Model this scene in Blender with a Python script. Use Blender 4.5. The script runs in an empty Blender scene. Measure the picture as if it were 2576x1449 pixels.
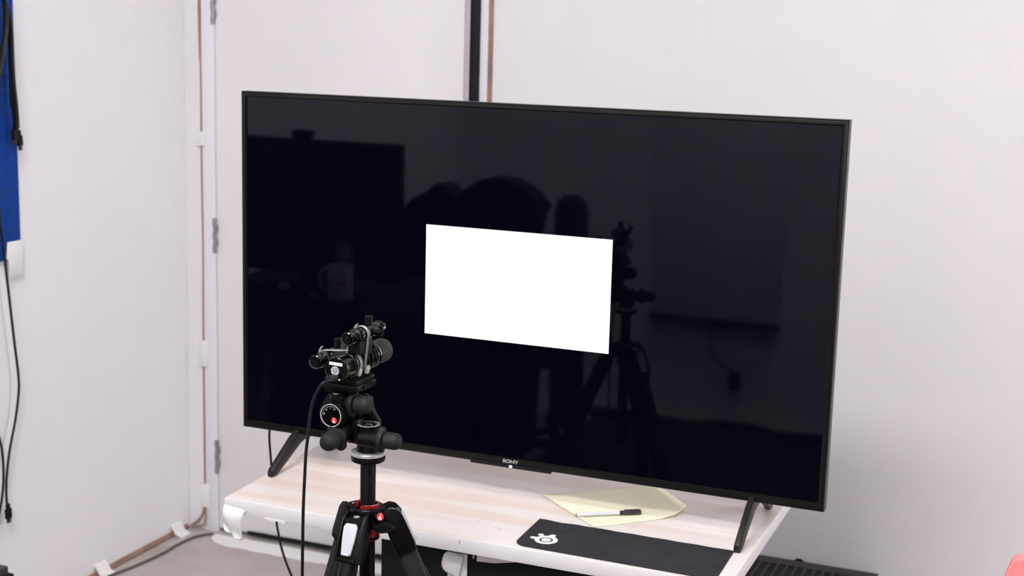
import bpy, bmesh, math, random
from mathutils import Vector, Matrix
random.seed(7)
SC = bpy.context.scene
COL = SC.collection
PI = math.pi

# ------------------------------------------------------------ camera
Z0 = 0.80            # height of the television's lower edge above the floor
R = ((0.92576594, 0.37721271, 0.02584555), (0.08789446, -0.14822084, -0.98504068), (-0.36773902, 0.9141888, -0.17037272))
C0 = (1.02169101, -2.55817565, 0.86705075 + Z0)
cam = bpy.data.cameras.new('camera')
cam.sensor_width = 36.0
cam.lens = 3612.035 / 2576 * 36
cam.shift_y = -38.111 / 2576
cam.clip_start = 0.05
cam.dof.use_dof = True
cam.dof.focus_distance = 2.27
cam.dof.aperture_fstop = 7.1
camo = bpy.data.objects.new('camera', cam)
COL.objects.link(camo)
M = Matrix(((R[0][0], -R[1][0], -R[2][0], C0[0]), (R[0][1], -R[1][1], -R[2][1], C0[1]),
            (R[0][2], -R[1][2], -R[2][2], C0[2]), (0, 0, 0, 1)))
camo.matrix_world = M
SC.camera = camo

# ------------------------------------------------------------ colour and world
SC.view_settings.view_transform = 'Standard'
SC.view_settings.look = 'None'
SC.view_settings.exposure = 0.03
SC.view_settings.gamma = 1.0
SC.cycles.use_denoising = True
SC.cycles.max_bounces = 10
SC.cycles.diffuse_bounces = 6
w = bpy.data.worlds.new('world')
SC.world = w
w.use_nodes = True
w.node_tree.nodes['Background'].inputs[0].default_value = (0.9, 0.9, 1, 1)
w.node_tree.nodes['Background'].inputs[1].default_value = 0.3

# ------------------------------------------------------------ main ceiling lamp and added fill panels (x, y, half x, half y, strength)
LAMPS = [(0.35, -2.75, 0.60, 0.30, 52.0), (-0.30, -1.3, 0.30, 0.15, 60.0), (2.3, -1.9, 0.50, 0.20, 3.0), (2.0, -2.9, 0.30, 0.12, 5.0)]  # first follows the shadow direction, the others are added fill light
FILL_WINDOW = 24.0        # strength of an unseen window added to brighten the left wall
LAMP_COL = (1.0, 0.985, 0.99)
CEIL = 3.60


# ------------------------------------------------------------ materials
def srgb(r, g, b):
    def f(c):
        c /= 255
        return c / 12.92 if c <= .04045 else ((c + .055) / 1.055) ** 2.4
    return (f(r), f(g), f(b), 1)


def mat(name, col, rough=.5, metal=0., spec=.5, coat=0., emit=None, estr=0., noise=0., nscale=30., bump=0., bscale=200.):
    m = bpy.data.materials.new(name)
    m.use_nodes = True
    nt = m.node_tree
    b = nt.nodes['Principled BSDF']
    b.inputs['Base Color'].default_value = col
    b.inputs['Roughness'].default_value = rough
    b.inputs['Metallic'].default_value = metal
    b.inputs['Specular IOR Level'].default_value = spec
    b.inputs['Coat Weight'].default_value = coat
    if emit:
        b.inputs['Emission Color'].default_value = emit
        b.inputs['Emission Strength'].default_value = estr
    tc = nt.nodes.new('ShaderNodeTexCoord')
    n = nt.nodes.new('ShaderNodeTexNoise')
    n.inputs['Scale'].default_value = nscale
    n.inputs['Detail'].default_value = 4
    nt.links.new(tc.outputs['Object'], n.inputs['Vector'])
    r = nt.nodes.new('ShaderNodeValToRGB')
    k = noise if noise else .02
    r.color_ramp.elements[0].position = .3
    r.color_ramp.elements[1].position = .7
    r.color_ramp.elements[0].color = tuple(c * (1 - k) for c in col[:3]) + (1,)
    r.color_ramp.elements[1].color = tuple(min(1, c * (1 + k)) for c in col[:3]) + (1,)
    nt.links.new(n.outputs['Fac'], r.inputs['Fac'])
    nt.links.new(r.outputs['Color'], b.inputs['Base Color'])
    if bump:
        n2 = nt.nodes.new('ShaderNodeTexNoise')
        n2.inputs['Scale'].default_value = bscale
        nt.links.new(tc.outputs['Object'], n2.inputs['Vector'])
        bp = nt.nodes.new('ShaderNodeBump')
        bp.inputs['Strength'].default_value = bump
        bp.inputs['Distance'].default_value = .001
        nt.links.new(n2.outputs['Fac'], bp.inputs['Height'])
        nt.links.new(bp.outputs['Normal'], b.inputs['Normal'])
    return m


MT = {}
MT['wall'] = mat('wall_paint', (.80, .786, .797, 1), .75, noise=.012, nscale=2, bump=.1, bscale=120)
MT['door'] = mat('door_paint', (.80, .775, .785, 1), .55, noise=.01, nscale=3)
MT['frame'] = mat('door_frame_paint', (.78, .77, .83, 1), .45, noise=.01)
MT['ceil'] = mat('ceiling_paint', (.72, .715, .715, 1), .9)
MT['copper'] = mat('aged_copper', (.31, .195, .15, 1), .55, metal=0., noise=.25, nscale=12)
MT['wtape'] = mat('white_tape', (.78, .765, .765, 1), .5, noise=.02)
MT['blackmat'] = mat('matte_black', (.004, .004, .0045, 1), .6, spec=.22)
MT['blackmetal'] = mat('black_anodised_metal', (.003, .0028, .003, 1), .36, spec=.18)
MT['glossblack'] = mat('gloss_black', (.002, .002, .002, 1), .16, spec=.5)
MT['rubber'] = mat('black_rubber', (.010, .010, .011, 1), .62, spec=.3, noise=.1, nscale=300, bump=.08, bscale=1500)
MT['greyrubber'] = mat('grey_rubber_hood', (.036, .031, .031, 1), .7, spec=.35, noise=.08, nscale=200)
MT['bezel'] = mat('television_bezel', (.006, .005, .005, 1), .34, spec=.22, noise=.05, nscale=40)
MT['tvback'] = mat('television_back', (.012, .012, .012, 1), .5)
MT['foot'] = mat('television_foot', (.010, .008, .008, 1), .42, spec=.3)
MT['silver'] = mat('bright_steel', (.66, .65, .63, 1), .3, metal=.55, noise=.05, nscale=100)
MT['plasticsilver'] = mat('silver_plastic', (.47, .48, .52, 1), .42)
MT['hinge'] = mat('brushed_hinge_metal', (.33, .31, .31, 1), .4, metal=.6, noise=.15, nscale=80)
MT['red'] = mat('red_anodised', (.28, .008, .012, 1), .3, metal=.3)
MT['emblemred'] = mat('emblem_red', (.75, .03, .03, 1), .4)
MT['white'] = mat('white_print', (.85, .85, .86, 1), .5)
MT['greyprint'] = mat('grey_print', (.45, .43, .45, 1), .5)
MT['blackprint'] = mat('black_print', (.04, .035, .05, 1), .6)
MT['stickergrey'] = mat('silver_sticker', (.50, .47, .52, 1), .35, noise=.5, nscale=900)
MT['ledgreen'] = mat('green_light', (.3, .8, .2, 1), .3, emit=(.45, 1, .2, 1), estr=.9)
MT['ledblue'] = mat('blue_light', (.5, .7, 1, 1), .3, emit=(.45, .7, 1, 1), estr=4.)
MT['window'] = mat('lit_white_pixels', (.02, .02, .02, 1), .3, emit=(.93, 1.0, 1.0, 1), estr=2.2)
MT['blue'] = mat('blue_painted_board', srgb(0, 60, 146), .6, spec=.12)
MT['slot'] = mat('dark_hole', (.004, .012, .04, 1), .8)
MT['slotblue'] = mat('slot_blue', (.001, .03, .16, 1), .8)
MT['paper'] = mat('yellow_paper_edge', (.74, .68, .42, 1), .8)
MT['penwhite'] = mat('pen_barrel_white', (.62, .63, .68, 1), .3)
MT['pencap'] = mat('pen_cap_smoke', (.035, .028, .03, 1), .2, noise=.5, nscale=120)
MT['matcloth'] = mat('black_cloth_mat', (.024, .022, .026, 1), .85, spec=.25, noise=.25, nscale=25, bump=.3, bscale=1500)
MT['pinkred'] = mat('coral_red_plastic', (.84, .235, .245, 1), .6, noise=.08, nscale=60, bump=.2, bscale=300)
MT['casegrey'] = mat('charcoal_case', (.032, .029, .033, 1), .55, spec=.3)
MT['casedark'] = mat('case_slot_dark', (.012, .010, .011, 1), .7, spec=.2)
MT['cord'] = mat('grey_cord', (.085, .08, .075, 1), .6)
MT['cable'] = mat('black_cable', (.005, .005, .005, 1), .45, spec=.35)
MT['mug'] = mat('white_mug', (.55, .52, .55, 1), .3)
MT['glass'] = mat('tinted_glass', (.12, .14, .14, 1), .1)
MT['desk'] = mat('dark_desk', (.03, .03, .032, 1), .5)
MT['edge'] = mat('white_table_edge', (.72, .70, .705, 1), .4, noise=.01)
MT['bubble'] = mat('bubble_fluid', (.35, .34, .16, 1), .15)
MT['orange'] = mat('orange_plastic', (.5, .2, .05, 1), .5)
MT['gold'] = mat('brass_contact', (.6, .45, .15, 1), .35, metal=.8)
MT['lampframe'] = mat('lamp_frame_white', (.8, .8, .8, 1), .5)


def screen_mat():
    m = bpy.data.materials.new('television_screen')
    m.use_nodes = True
    b = m.node_tree.nodes['Principled BSDF']
    b.inputs['Base Color'].default_value = (.0010, .0010, .0036, 1)
    b.inputs['Roughness'].default_value = .035
    b.inputs['IOR'].default_value = 1.34
    b.inputs['Specular Tint'].default_value = (.90, .88, 1.0, 1)
    return m


MT['screen'] = screen_mat()


def wood_mat():
    m = bpy.data.materials.new('pale_birch_laminate')
    m.use_nodes = True
    nt = m.node_tree
    L = nt.links.new
    b = nt.nodes['Principled BSDF']
    b.inputs['Roughness'].default_value = .36
    tc = nt.nodes.new('ShaderNodeTexCoord')
    sep = nt.nodes.new('ShaderNodeSeparateXYZ')
    L(tc.outputs['Object'], sep.inputs[0])
    # broad boards running along x, soft and uneven
    mp = nt.nodes.new('ShaderNodeMapping')
    mp.inputs['Scale'].default_value = (1.1, 17., 1)
    L(tc.outputs['Object'], mp.inputs[0])
    n1 = nt.nodes.new('ShaderNodeTexNoise')
    n1.inputs['Scale'].default_value = 1.0
    n1.inputs['Detail'].default_value = 1.5
    L(mp.outputs[0], n1.inputs['Vector'])
    r1 = nt.nodes.new('ShaderNodeValToRGB')
    e = r1.color_ramp.elements
    e[0].position, e[0].color = .43, (.79, .655, .575, 1)
    e[1].position, e[1].color = .55, (.84, .765, .73, 1)
    L(n1.outputs['Fac'], r1.inputs['Fac'])
    mp2 = nt.nodes.new('ShaderNodeMapping')
    mp2.inputs['Scale'].default_value = (3., 160., 1)
    L(tc.outputs['Object'], mp2.inputs[0])
    n2 = nt.nodes.new('ShaderNodeTexNoise')
    n2.inputs['Scale'].default_value = 1.3
    n2.inputs['Detail'].default_value = 3
    L(mp2.outputs[0], n2.inputs['Vector'])
    mx = nt.nodes.new('ShaderNodeMixRGB')
    mx.blend_type = 'MULTIPLY'
    mx.inputs[0].default_value = .16
    L(r1.outputs[0], mx.inputs[1])
    L(n2.outputs['Fac'], mx.inputs[2])
    L(mx.outputs[0], b.inputs['Base Color'])
    return m


MT['wood'] = wood_mat()


def floor_mat():
    m = mat('concrete', (.42, .375, .35, 1), .55, noise=.13, nscale=5, bump=.2, bscale=40)
    nt = m.node_tree
    n = [x for x in nt.nodes if x.type == 'TEX_NOISE'][0]
    n.inputs['Detail'].default_value = 8
    n.inputs['Roughness'].default_value = .65
    st = nt.nodes.new('ShaderNodeTexNoise')
    st.inputs['Scale'].default_value = 3.2
    st.inputs['Detail'].default_value = 5
    tc = [x for x in nt.nodes if x.type == 'TEX_COORD'][0]
    nt.links.new(tc.outputs['Object'], st.inputs['Vector'])
    rp = nt.nodes.new('ShaderNodeValToRGB')
    rp.color_ramp.elements[0].position, rp.color_ramp.elements[0].color = .34, (.72, .66, .60, 1)
    rp.color_ramp.elements[1].position, rp.color_ramp.elements[1].color = .47, (1, 1, 1, 1)
    nt.links.new(st.outputs['Fac'], rp.inputs['Fac'])
    mx = nt.nodes.new('ShaderNodeMixRGB')
    mx.blend_type = 'MULTIPLY'
    mx.inputs[0].default_value = 1.0
    base = [x for x in nt.nodes if x.type == 'VALTORGB' and x is not rp and x != rp][0]
    nt.links.new(base.outputs['Color'], mx.inputs[1])
    nt.links.new(rp.outputs['Color'], mx.inputs[2])
    nt.links.new(mx.outputs[0], nt.nodes['Principled BSDF'].inputs['Base Color'])
    return m


MT['floor'] = floor_mat()


def paper_mat():
    m = bpy.data.materials.new('ruled_yellow_paper')
    m.use_nodes = True
    nt = m.node_tree
    L = nt.links.new
    b = nt.nodes['Principled BSDF']
    b.inputs['Roughness'].default_value = .8
    uv = nt.nodes.new('ShaderNodeUVMap')
    sep = nt.nodes.new('ShaderNodeSeparateXYZ')
    L(uv.outputs[0], sep.inputs[0])
    mu = nt.nodes.new('ShaderNodeMath')
    mu.operation = 'MULTIPLY'
    mu.inputs[1].default_value = 1 / .0071
    L(sep.outputs[0], mu.inputs[0])
    fr = nt.nodes.new('ShaderNodeMath')
    fr.operation = 'FRACT'
    L(mu.outputs[0], fr.inputs[0])
    lt = nt.nodes.new('ShaderNodeMath')
    lt.operation = 'LESS_THAN'
    lt.inputs[1].default_value = .1
    L(fr.outputs[0], lt.inputs[0])
    # margin lines
    a = nt.nodes.new('ShaderNodeMath')
    a.operation = 'COMPARE'
    a.inputs[1].default_value = .222
    a.inputs[2].default_value = .0006
    L(sep.outputs[0], a.inputs[0])
    ad = nt.nodes.new('ShaderNodeMath')
    ad.operation = 'MAXIMUM'
    L(lt.outputs[0], ad.inputs[0])
    L(a.outputs[0], ad.inputs[1])
    mx = nt.nodes.new('ShaderNodeMixRGB')
    mx.inputs[1].default_value = (.86, .80, .60, 1)
    mx.inputs[2].default_value = (.80, .76, .58, 1)
    L(ad.outputs[0], mx.inputs[0])
    L(mx.outputs[0], b.inputs['Base Color'])
    return m


MT['ruled'] = paper_mat()


# ------------------------------------------------------------ mesh helpers
def T(x=0, y=0, z=0):
    return Matrix.Translation((x, y, z))


def basis(axis, up=(0, 0, 1)):
    """matrix whose local z points along axis"""
    a = Vector(axis).normalized()
    u = Vector(up)
    if abs(a.dot(u)) > .99:
        u = Vector((0, 1, 0))
    x = u.cross(a).normalized()
    y = a.cross(x)
    return Matrix((x, y, a)).transposed().to_4x4()


class MB:
    def __init__(self):
        self.bm = bmesh.new()

    def _merge(self, tmp, mtx):
        if mtx is not None:
            tmp.transform(mtx)
        me = bpy.data.meshes.new('t')
        tmp.to_mesh(me)
        tmp.free()
        self.bm.from_mesh(me)
        bpy.data.meshes.remove(me)
        return self

    def box(self, x0, x1, y0, y1, z0, z1, bev=0., seg=2, mtx=None):
        t = bmesh.new()
        bmesh.ops.create_cube(t, size=1, matrix=T((x0 + x1) / 2, (y0 + y1) / 2, (z0 + z1) / 2) @ Matrix.Diagonal((abs(x1 - x0), abs(y1 - y0), abs(z1 - z0), 1)))
        if bev:
            bmesh.ops.bevel(t, geom=t.edges[:], offset=bev, segments=seg, profile=.5, affect='EDGES')
        return self._merge(t, mtx)

    def lathe(self, prof, origin=(0, 0, 0), axis=(0, 0, 1), n=40, mtx=None, sx=1, sy=1):
        """prof: list of (radius, height)"""
        t = bmesh.new()
        rings = []
        for r, h in prof:
            if r < 1e-6:
                rings.append([t.verts.new((0, 0, h))])
            else:
                rings.append([t.verts.new((r * sx * math.cos(2 * PI * i / n), r * sy * math.sin(2 * PI * i / n), h)) for i in range(n)])
        for a, b in zip(rings, rings[1:]):
            if len(a) == 1 and len(b) == 1:
                continue
            for i in range(n):
                j = (i + 1) % n
                if len(a) == 1:
                    t.faces.new((a[0], b[i], b[j]))
                elif len(b) == 1:
                    t.faces.new((a[i], a[j], b[0]))
                else:
                    t.faces.new((a[i], a[j], b[j], b[i]))
        if len(rings[0]) > 1:
            t.faces.new(rings[0][::-1])
        if len(rings[-1]) > 1:
            t.faces.new(rings[-1])
        bmesh.ops.recalc_face_normals(t, faces=t.faces)
        mm = T(*origin) @ basis(axis)
        if mtx is not None:
            mm = mtx @ mm
        return self._merge(t, mm)

    def cyl(self, p0, p1, r, r2=None, n=32, bev=0.):
        p0, p1 = Vector(p0), Vector(p1)
        r2 = r if r2 is None else r2
        h = (p1 - p0).length
        if bev:
            pr = [(r - bev, 0), (r, bev), (r2, h - bev), (r2 - bev, h)]
        else:
            pr = [(r, 0), (r2, h)]
        return self.lathe(pr, p0, p1 - p0, n)

    def prism(self, pts, h0, h1, mtx=None, bev=0., seg=2):
        """polygon pts in local xy, extruded along local z from h0 to h1"""
        t = bmesh.new()
        vs = [t.verts.new((x, y, h0)) for x, y in pts]
        f = t.faces.new(vs)
        ex = bmesh.ops.extrude_face_region(t, geom=[f])
        for v in ex['geom']:
            if isinstance(v, bmesh.types.BMVert):
                v.co.z = h1
        bmesh.ops.recalc_face_normals(t, faces=t.faces)
        if bev:
            es = [e for e in t.edges if e.calc_face_angle(0) > .35]
            bmesh.ops.bevel(t, geom=es, offset=bev, segments=seg, profile=.5, affect='EDGES', clamp_overlap=True)
        return self._merge(t, mtx)

    def tube(self, pts, r, n=10, smooth=6, flat=1.):
        P = [Vector(p) for p in pts]
        if smooth and len(P) > 2:
            out = []
            for i in range(len(P) - 1):
                a, b, c, d = P[max(i - 1, 0)], P[i], P[i + 1], P[min(i + 2, len(P) - 1)]
                for k in range(smooth):
                    s = k / smooth
                    out.append(.5 * ((2 * b) + (-a + c) * s + (2 * a - 5 * b + 4 * c - d) * s * s + (-a + 3 * b - 3 * c + d) * s ** 3))
            out.append(P[-1])
            P = out
        t = bmesh.new()
        rings = []
        tang = (P[1] - P[0]).normalized()
        nrm = tang.orthogonal().normalized()
        for i, p in enumerate(P):
            tg = (P[min(i + 1, len(P) - 1)] - P[max(i - 1, 0)]).normalized()
            nrm = (nrm - tg * nrm.dot(tg)).normalized()
            bn = tg.cross(nrm)
            rr = r(i / (len(P) - 1)) if callable(r) else r
            rings.append([t.verts.new(p + rr * (math.cos(2 * PI * k / n) * nrm + flat * math.sin(2 * PI * k / n) * bn)) for k in range(n)])
        for a, b in zip(rings, rings[1:]):
            for i in range(n):
                j = (i + 1) % n
                t.faces.new((a[i], a[j], b[j], b[i]))
        t.faces.new(rings[0][::-1])
        t.faces.new(rings[-1])
        bmesh.ops.recalc_face_normals(t, faces=t.faces)
        return self._merge(t, None)

    def sphere(self, c, r, sx=1, sy=1, sz=1, n=24):
        t = bmesh.new()
        bmesh.ops.create_uvsphere(t, u_segments=n, v_segments=n // 2, radius=r, matrix=T(*c) @ Matrix.Diagonal((sx, sy, sz, 1)))
        return self._merge(t, None)

    def ring(self, r0, r1, h0, h1, origin=(0, 0, 0), axis=(0, 0, 1), n=48, a0=0., a1=2 * PI, mtx=None):
        t = bmesh.new()
        full = abs(a1 - a0 - 2 * PI) < 1e-6
        k = n if full else n + 1
        rows = []
        for i in range(k):
            a = a0 + (a1 - a0) * i / n
            c, s = math.cos(a), math.sin(a)
            rows.append([t.verts.new((r * c, r * s, h)) for r, h in ((r0, h0), (r1, h0), (r1, h1), (r0, h1))])
        for i in range(n):
            a, b = rows[i], rows[(i + 1) % k]
            for q in range(4):
                t.faces.new((a[q], b[q], b[(q + 1) % 4], a[(q + 1) % 4]))
        if not full:
            t.faces.new(rows[0])
            t.faces.new(rows[-1][::-1])
        bmesh.ops.recalc_face_normals(t, faces=t.faces)
        mm = T(*origin) @ basis(axis)
        if mtx is not None:
            mm = mtx @ mm
        return self._merge(t, mm)

    def text(self, s, size, mtx, depth=.0003, bold=0., sx=1.):
        cu = bpy.data.curves.new('t', 'FONT')
        cu.body = s
        cu.size = size
        cu.align_x = 'CENTER'
        cu.align_y = 'CENTER'
        cu.extrude = depth
        cu.offset = bold
        cu.resolution_u = 3
        o = bpy.data.objects.new('t', cu)
        COL.objects.link(o)
        dg = bpy.context.evaluated_depsgraph_get()
        me = bpy.data.meshes.new_from_object(o.evaluated_get(dg))
        me.transform(mtx @ Matrix.Diagonal((sx, 1, 1, 1)))
        self.bm.from_mesh(me)
        bpy.data.meshes.remove(me)
        bpy.data.objects.remove(o)
        bpy.data.curves.remove(cu)
        return self

    def build(self, name, material, parent=None, angle=35, mtx=None):
        me = bpy.data.meshes.new(name)
        if mtx is not None:
            self.bm.transform(mtx)
        if parent is not None:
            self.bm.transform(world_of(parent).inverted())
        self.bm.to_mesh(me)
        self.bm.free()
        for p in me.polygons:
            p.use_smooth = True
        me.set_sharp_from_angle(angle=math.radians(angle))
        me.materials.append(MT[material] if isinstance(material, str) else material)
        o = bpy.data.objects.new(name, me)
        COL.objects.link(o)
        if parent is not None:
            o.parent = parent
        return o


def world_of(o):
    m = Matrix.Translation(o.location)
    p = o.parent
    while p is not None:
        m = Matrix.Translation(p.location) @ m
        p = p.parent
    return m


def tag(o, label, cat, group=None):
    o['label'] = label
    o['category'] = cat
    if group:
        o['group'] = group
    return o


def thing(name, label, cat, loc=(0, 0, 0), group=None):
    o = bpy.data.objects.new(name, None)
    o.empty_display_size = .05
    COL.objects.link(o)
    o.location = loc
    return tag(o, label, cat, group)


def struct(o):
    o['kind'] = 'structure'
    return o


def hull(pts):
    pts = sorted(set(pts))
    def half(ps):
        h = []
        for p in ps:
            while len(h) >= 2 and (h[-1][0] - h[-2][0]) * (p[1] - h[-2][1]) - (h[-1][1] - h[-2][1]) * (p[0] - h[-2][0]) <= 0:
                h.pop()
            h.append(p)
        return h
    a, b = half(pts), half(pts[::-1])
    return a[:-1] + b[:-1]


def rrect(x0, x1, y0, y1, r, n=6, corners=(1, 1, 1, 1)):
    out = []
    for k, (cx, cy, a) in enumerate(((x1 - r, y1 - r, 0), (x0 + r, y1 - r, 90), (x0 + r, y0 + r, 180), (x1 - r, y0 + r, 270))):
        if corners[k]:
            for i in range(n + 1):
                t = math.radians(a + 90 * i / n)
                out.append((cx + r * math.cos(t), cy + r * math.sin(t)))
        else:
            out.append(((x1, x0, x0, x1)[k], (y1, y1, y0, y0)[k]))
    return out


# matrices mapping local xy to a world plane
XZ = Matrix(((1, 0, 0, 0), (0, 0, -1, 0), (0, 1, 0, 0), (0, 0, 0, 1)))     # local x->x, y->z, z->-y (faces the viewer)
YZ = Matrix(((0, 0, 1, 0), (1, 0, 0, 0), (0, 1, 0, 0), (0, 0, 0, 1)))      # local x->y, y->z, z->x

# ------------------------------------------------------------ the room
XL, YB, YF, XR = -1.645, 1.27, -3.35, 3.0
struct(MB().box(XL - .1, XR + .1, YF - .1, YB + .1, -.1, 0).build('floor', 'floor'))
struct(MB().box(XL - .1, XR + .1, YF - .1, YB + .1, CEIL + .02, CEIL + .12).build('ceiling', 'ceil'))
struct(MB().box(XL - .1, XL, YF - .1, YB + .1, 0, CEIL + .02).build('wall_left', 'wall'))
DX0, DX1, DH = -1.530, -.665, 2.06
struct(MB().box(XL, -1.578, YB, YB + .1, 0, CEIL + .02).box(-.607, XR, YB, YB + .1, 0, CEIL + .02).box(-1.578, -.607, YB, YB + .1, 2.11, CEIL + .02).build('wall_back', 'wall'))
struct(MB().box(XL - .1, XR + .1, YF - .1, YF, 0, CEIL + .02).build('wall_front', 'wall'))
WY0, WY1, WZ0, WZ1 = .60, 1.16, 1.15, 2.35
struct(MB().box(XR, XR + .1, YF, WY0, 0, CEIL + .02).box(XR, XR + .1, WY1, YB, 0, CEIL + .02).box(XR, XR + .1, WY0, WY1, 0, WZ0).box(XR, XR + .1, WY0, WY1, WZ1, CEIL + .02).build('wall_right', mat('bounce_cut_grey', (.22, .21, .215, 1), .8)))  # unseen wall kept dark to cut bounce light on the lower back wall
win = struct(MB().box(XR + .03, XR + .07, WY0, WY0 + .03, WZ0, WZ1).box(XR + .03, XR + .07, WY1 - .03, WY1, WZ0, WZ1).box(XR + .03, XR + .07, WY0, WY1, WZ0, WZ0 + .03).box(XR + .03, XR + .07, WY0, WY1, WZ1 - .03, WZ1).box(XR + .03, XR + .07, .87, .89, WZ0, WZ1).build('added_window_1', 'frame'))
MB().box(XR + .046, XR + .05, WY0 + .02, WY1 - .02, WZ0 + .02, WZ1 - .02).build('fill_pane', mat('fill_glow', (.8, .8, .8, 1), .3, emit=(.97, .97, 1.0, 1), estr=FILL_WINDOW), win)  # invented glowing pane out of view, lights the left wall
# door frame: hinge-side jamb, latch-side jamb and head
struct(MB().box(-1.578, -1.533, YB - .006, YB + .1, 0, 2.11, .002).box(-.633, -.607, YB - .006, YB + .1, 0, 2.11, .002).box(-1.533, -.633, YB - .006, YB + .1, 2.065, 2.11, .002).build('trim_1', 'frame'))
# door leaf with its hinges and black bottom sweep
door = struct(MB().box(DX0, DX1 - .02, YB, YB + .044, .014, DH, .002).build('door_1', 'door'))
MB().box(DX1 - .02, DX1 + .003, YB + .004, YB + .04, .014, DH, .001).build('edge_shadow_strip', mat('door_edge_shadow', (.52, .48, .53, 1), .5), door)  # soft shadow along the door edge, painted as a grey strip
MB().box(DX1 + .004, -.633, YB - .018, YB + .03, .0, DH, .003).build('seal_strip', 'blackmat', door)
MB().box(DX0 + .11, DX1, YB - .010, YB + .02, .012, .0205, .002).build('bottom_sweep', 'blackmat', door)
for zc in (.984, .2565, 1.70):
    h = MB().cyl((-1.5345, YB - .006, zc - .056), (-1.5345, YB - .006, zc + .056), .0055, n=20)
    for i in range(5):
        if i % 2:
            h.box(-1.533, -1.524, YB - .007, YB - .002, zc - .055 + .022 * i, zc - .033 + .022 * i)
        else:
            h.box(-1.541, -1.533, YB - .009, YB - .004, zc - .055 + .022 * i, zc - .033 + .022 * i)
    h.build('hinge', 'hinge', door)

# main ceiling lamp, then the unseen panels added as fill light
for i, (lx, ly, hx, hy, st) in enumerate(LAMPS):
    lab = ('large rectangular ceiling light panel high above the camera',
           'small unseen fill panel added to brighten the left wall', 'long unseen fill panel added above the empty right side of the room',
           'small unseen fill panel added next to the far wall behind the camera')[i]
    t = thing('ceiling_light', lab, 'light', (lx, ly, CEIL), 'ceiling light panels')
    f = MB()
    for a in ((-hx - .03, -hx, -hy - .03, hy + .03), (hx, hx + .03, -hy - .03, hy + .03), (-hx, hx, -hy - .03, -hy), (-hx, hx, hy, hy + .03)):
        f.box(lx + a[0], lx + a[1], ly + a[2], ly + a[3], CEIL - .03, CEIL + .02)
    f.build('lamp_frame', 'lampframe', t)
    m = mat('lamp_diffuser_%d' % i, (.8, .8, .8, 1), .6, emit=LAMP_COL + (1,), estr=st)
    MB().box(lx - hx, lx + hx, ly - hy, ly + hy, CEIL - .02, CEIL - .012).build('diffuser', m, t)

# ------------------------------------------------------------ copper strips and white tape on the walls
def strip(name, label, cat, mb, material, group=None):
    return tag(mb.build(name, material), label, cat, group)


c = MB().tube([(-1.586, YB - .004, 3.5), (-1.584, YB - .004, 1.75), (-1.5785, YB - .004, 1.5), (-1.579, YB - .004, 1.2), (-1.577, YB - .004, .95), (-1.579, YB - .004, .75), (-1.58, YB - .004, .4), (-1.58, YB - .004, .12), (-1.580, YB - .006, .05)], lambda s: .0055, n=8, flat=.5)
c.tube([(-1.580, YB - .006, .09), (-1.592, YB - .008, .05), (-1.608, YB - .012, .028), (-1.628, YB - .02, .012)], .004, n=8)
c.tube([(-1.580, YB - .006, .09), (-1.580, YB - .01, .03), (-1.595, YB - .016, .015), (-1.628, YB - .022, .012)], .004, n=8)
strip('copper_strip', 'narrow copper strip running up the joint between left wall corner and door frame', 'copper strip', c, 'copper')
strip('copper_strip', 'copper strip up the back wall just right of the black door seal', 'copper strip',
      MB().box(-.607, -.599, YB - .009, YB - .0065, 0, 3.5, .0005).box(-.601, -.594, YB - .006, YB, 0, 3.5, .0005), 'copper')
c = MB()
c.tube([(XL + .008, YB - .02, .006), (XL + .007, 1.0, .006), (XL + .009, .8, .006), (XL + .007, .5, .006), (XL + .007, -.6, .006)], .0050, n=8, flat=.8)
c.tube([(XL + .004, YB - .02, .013), (XL + .005, .95, .014), (XL + .004, .75, .013), (XL + .005, .5, .014), (XL + .004, -.6, .013)], .0038, n=8)
strip('copper_strip', 'thick copper strip lying along the foot of the left wall', 'copper strip', c, 'copper')


def wall_tape(z0, z1, label):
    b = MB().box(-1.594, -1.5645, YB - .0135, YB - .0105, z0, z1, .001)
    b.box(-1.596, -1.593, YB - .012, YB, z0, z1, .0005).box(-1.566, -1.5635, YB - .012, YB - .006, z0, z1, .0005)
    strip('tape_piece', label, 'tape', b, 'wtape', 'white tape holding the copper strips')


wall_tape(Z0 + .466, Z0 + .511, 'white tape over the vertical copper strip, highest of the three on the door frame joint')
wall_tape(Z0 - .245, Z0 - .16, 'white tape over the vertical copper strip, level with the middle of the television')
wall_tape(Z0 - .72, Z0 - .64, 'white tape over the vertical copper strip just above the floor')
for yy, lab in ((1.185, 'white tape over the floor copper strip nearest the room corner'), (.800, 'white tape over the floor copper strip nearest the camera')):
    ps = [(XL + .0, .036), (XL + .006, .036), (XL + .014, .026), (XL + .022, .012), (XL + .044, .003), (XL + .044, .0006), (XL + .018, .009), (XL + .011, .022), (XL + .0, .032)]
    mm = Matrix(((1, 0, 0, 0), (0, 0, 1, 0), (0, 1, 0, 0), (0, 0, 0, 1)))
    b = MB().prism(ps, yy - .026, yy + .026, mtx=mm)
    strip('tape_piece', lab, 'tape', b, 'wtape', 'white tape holding the copper strips')
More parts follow.
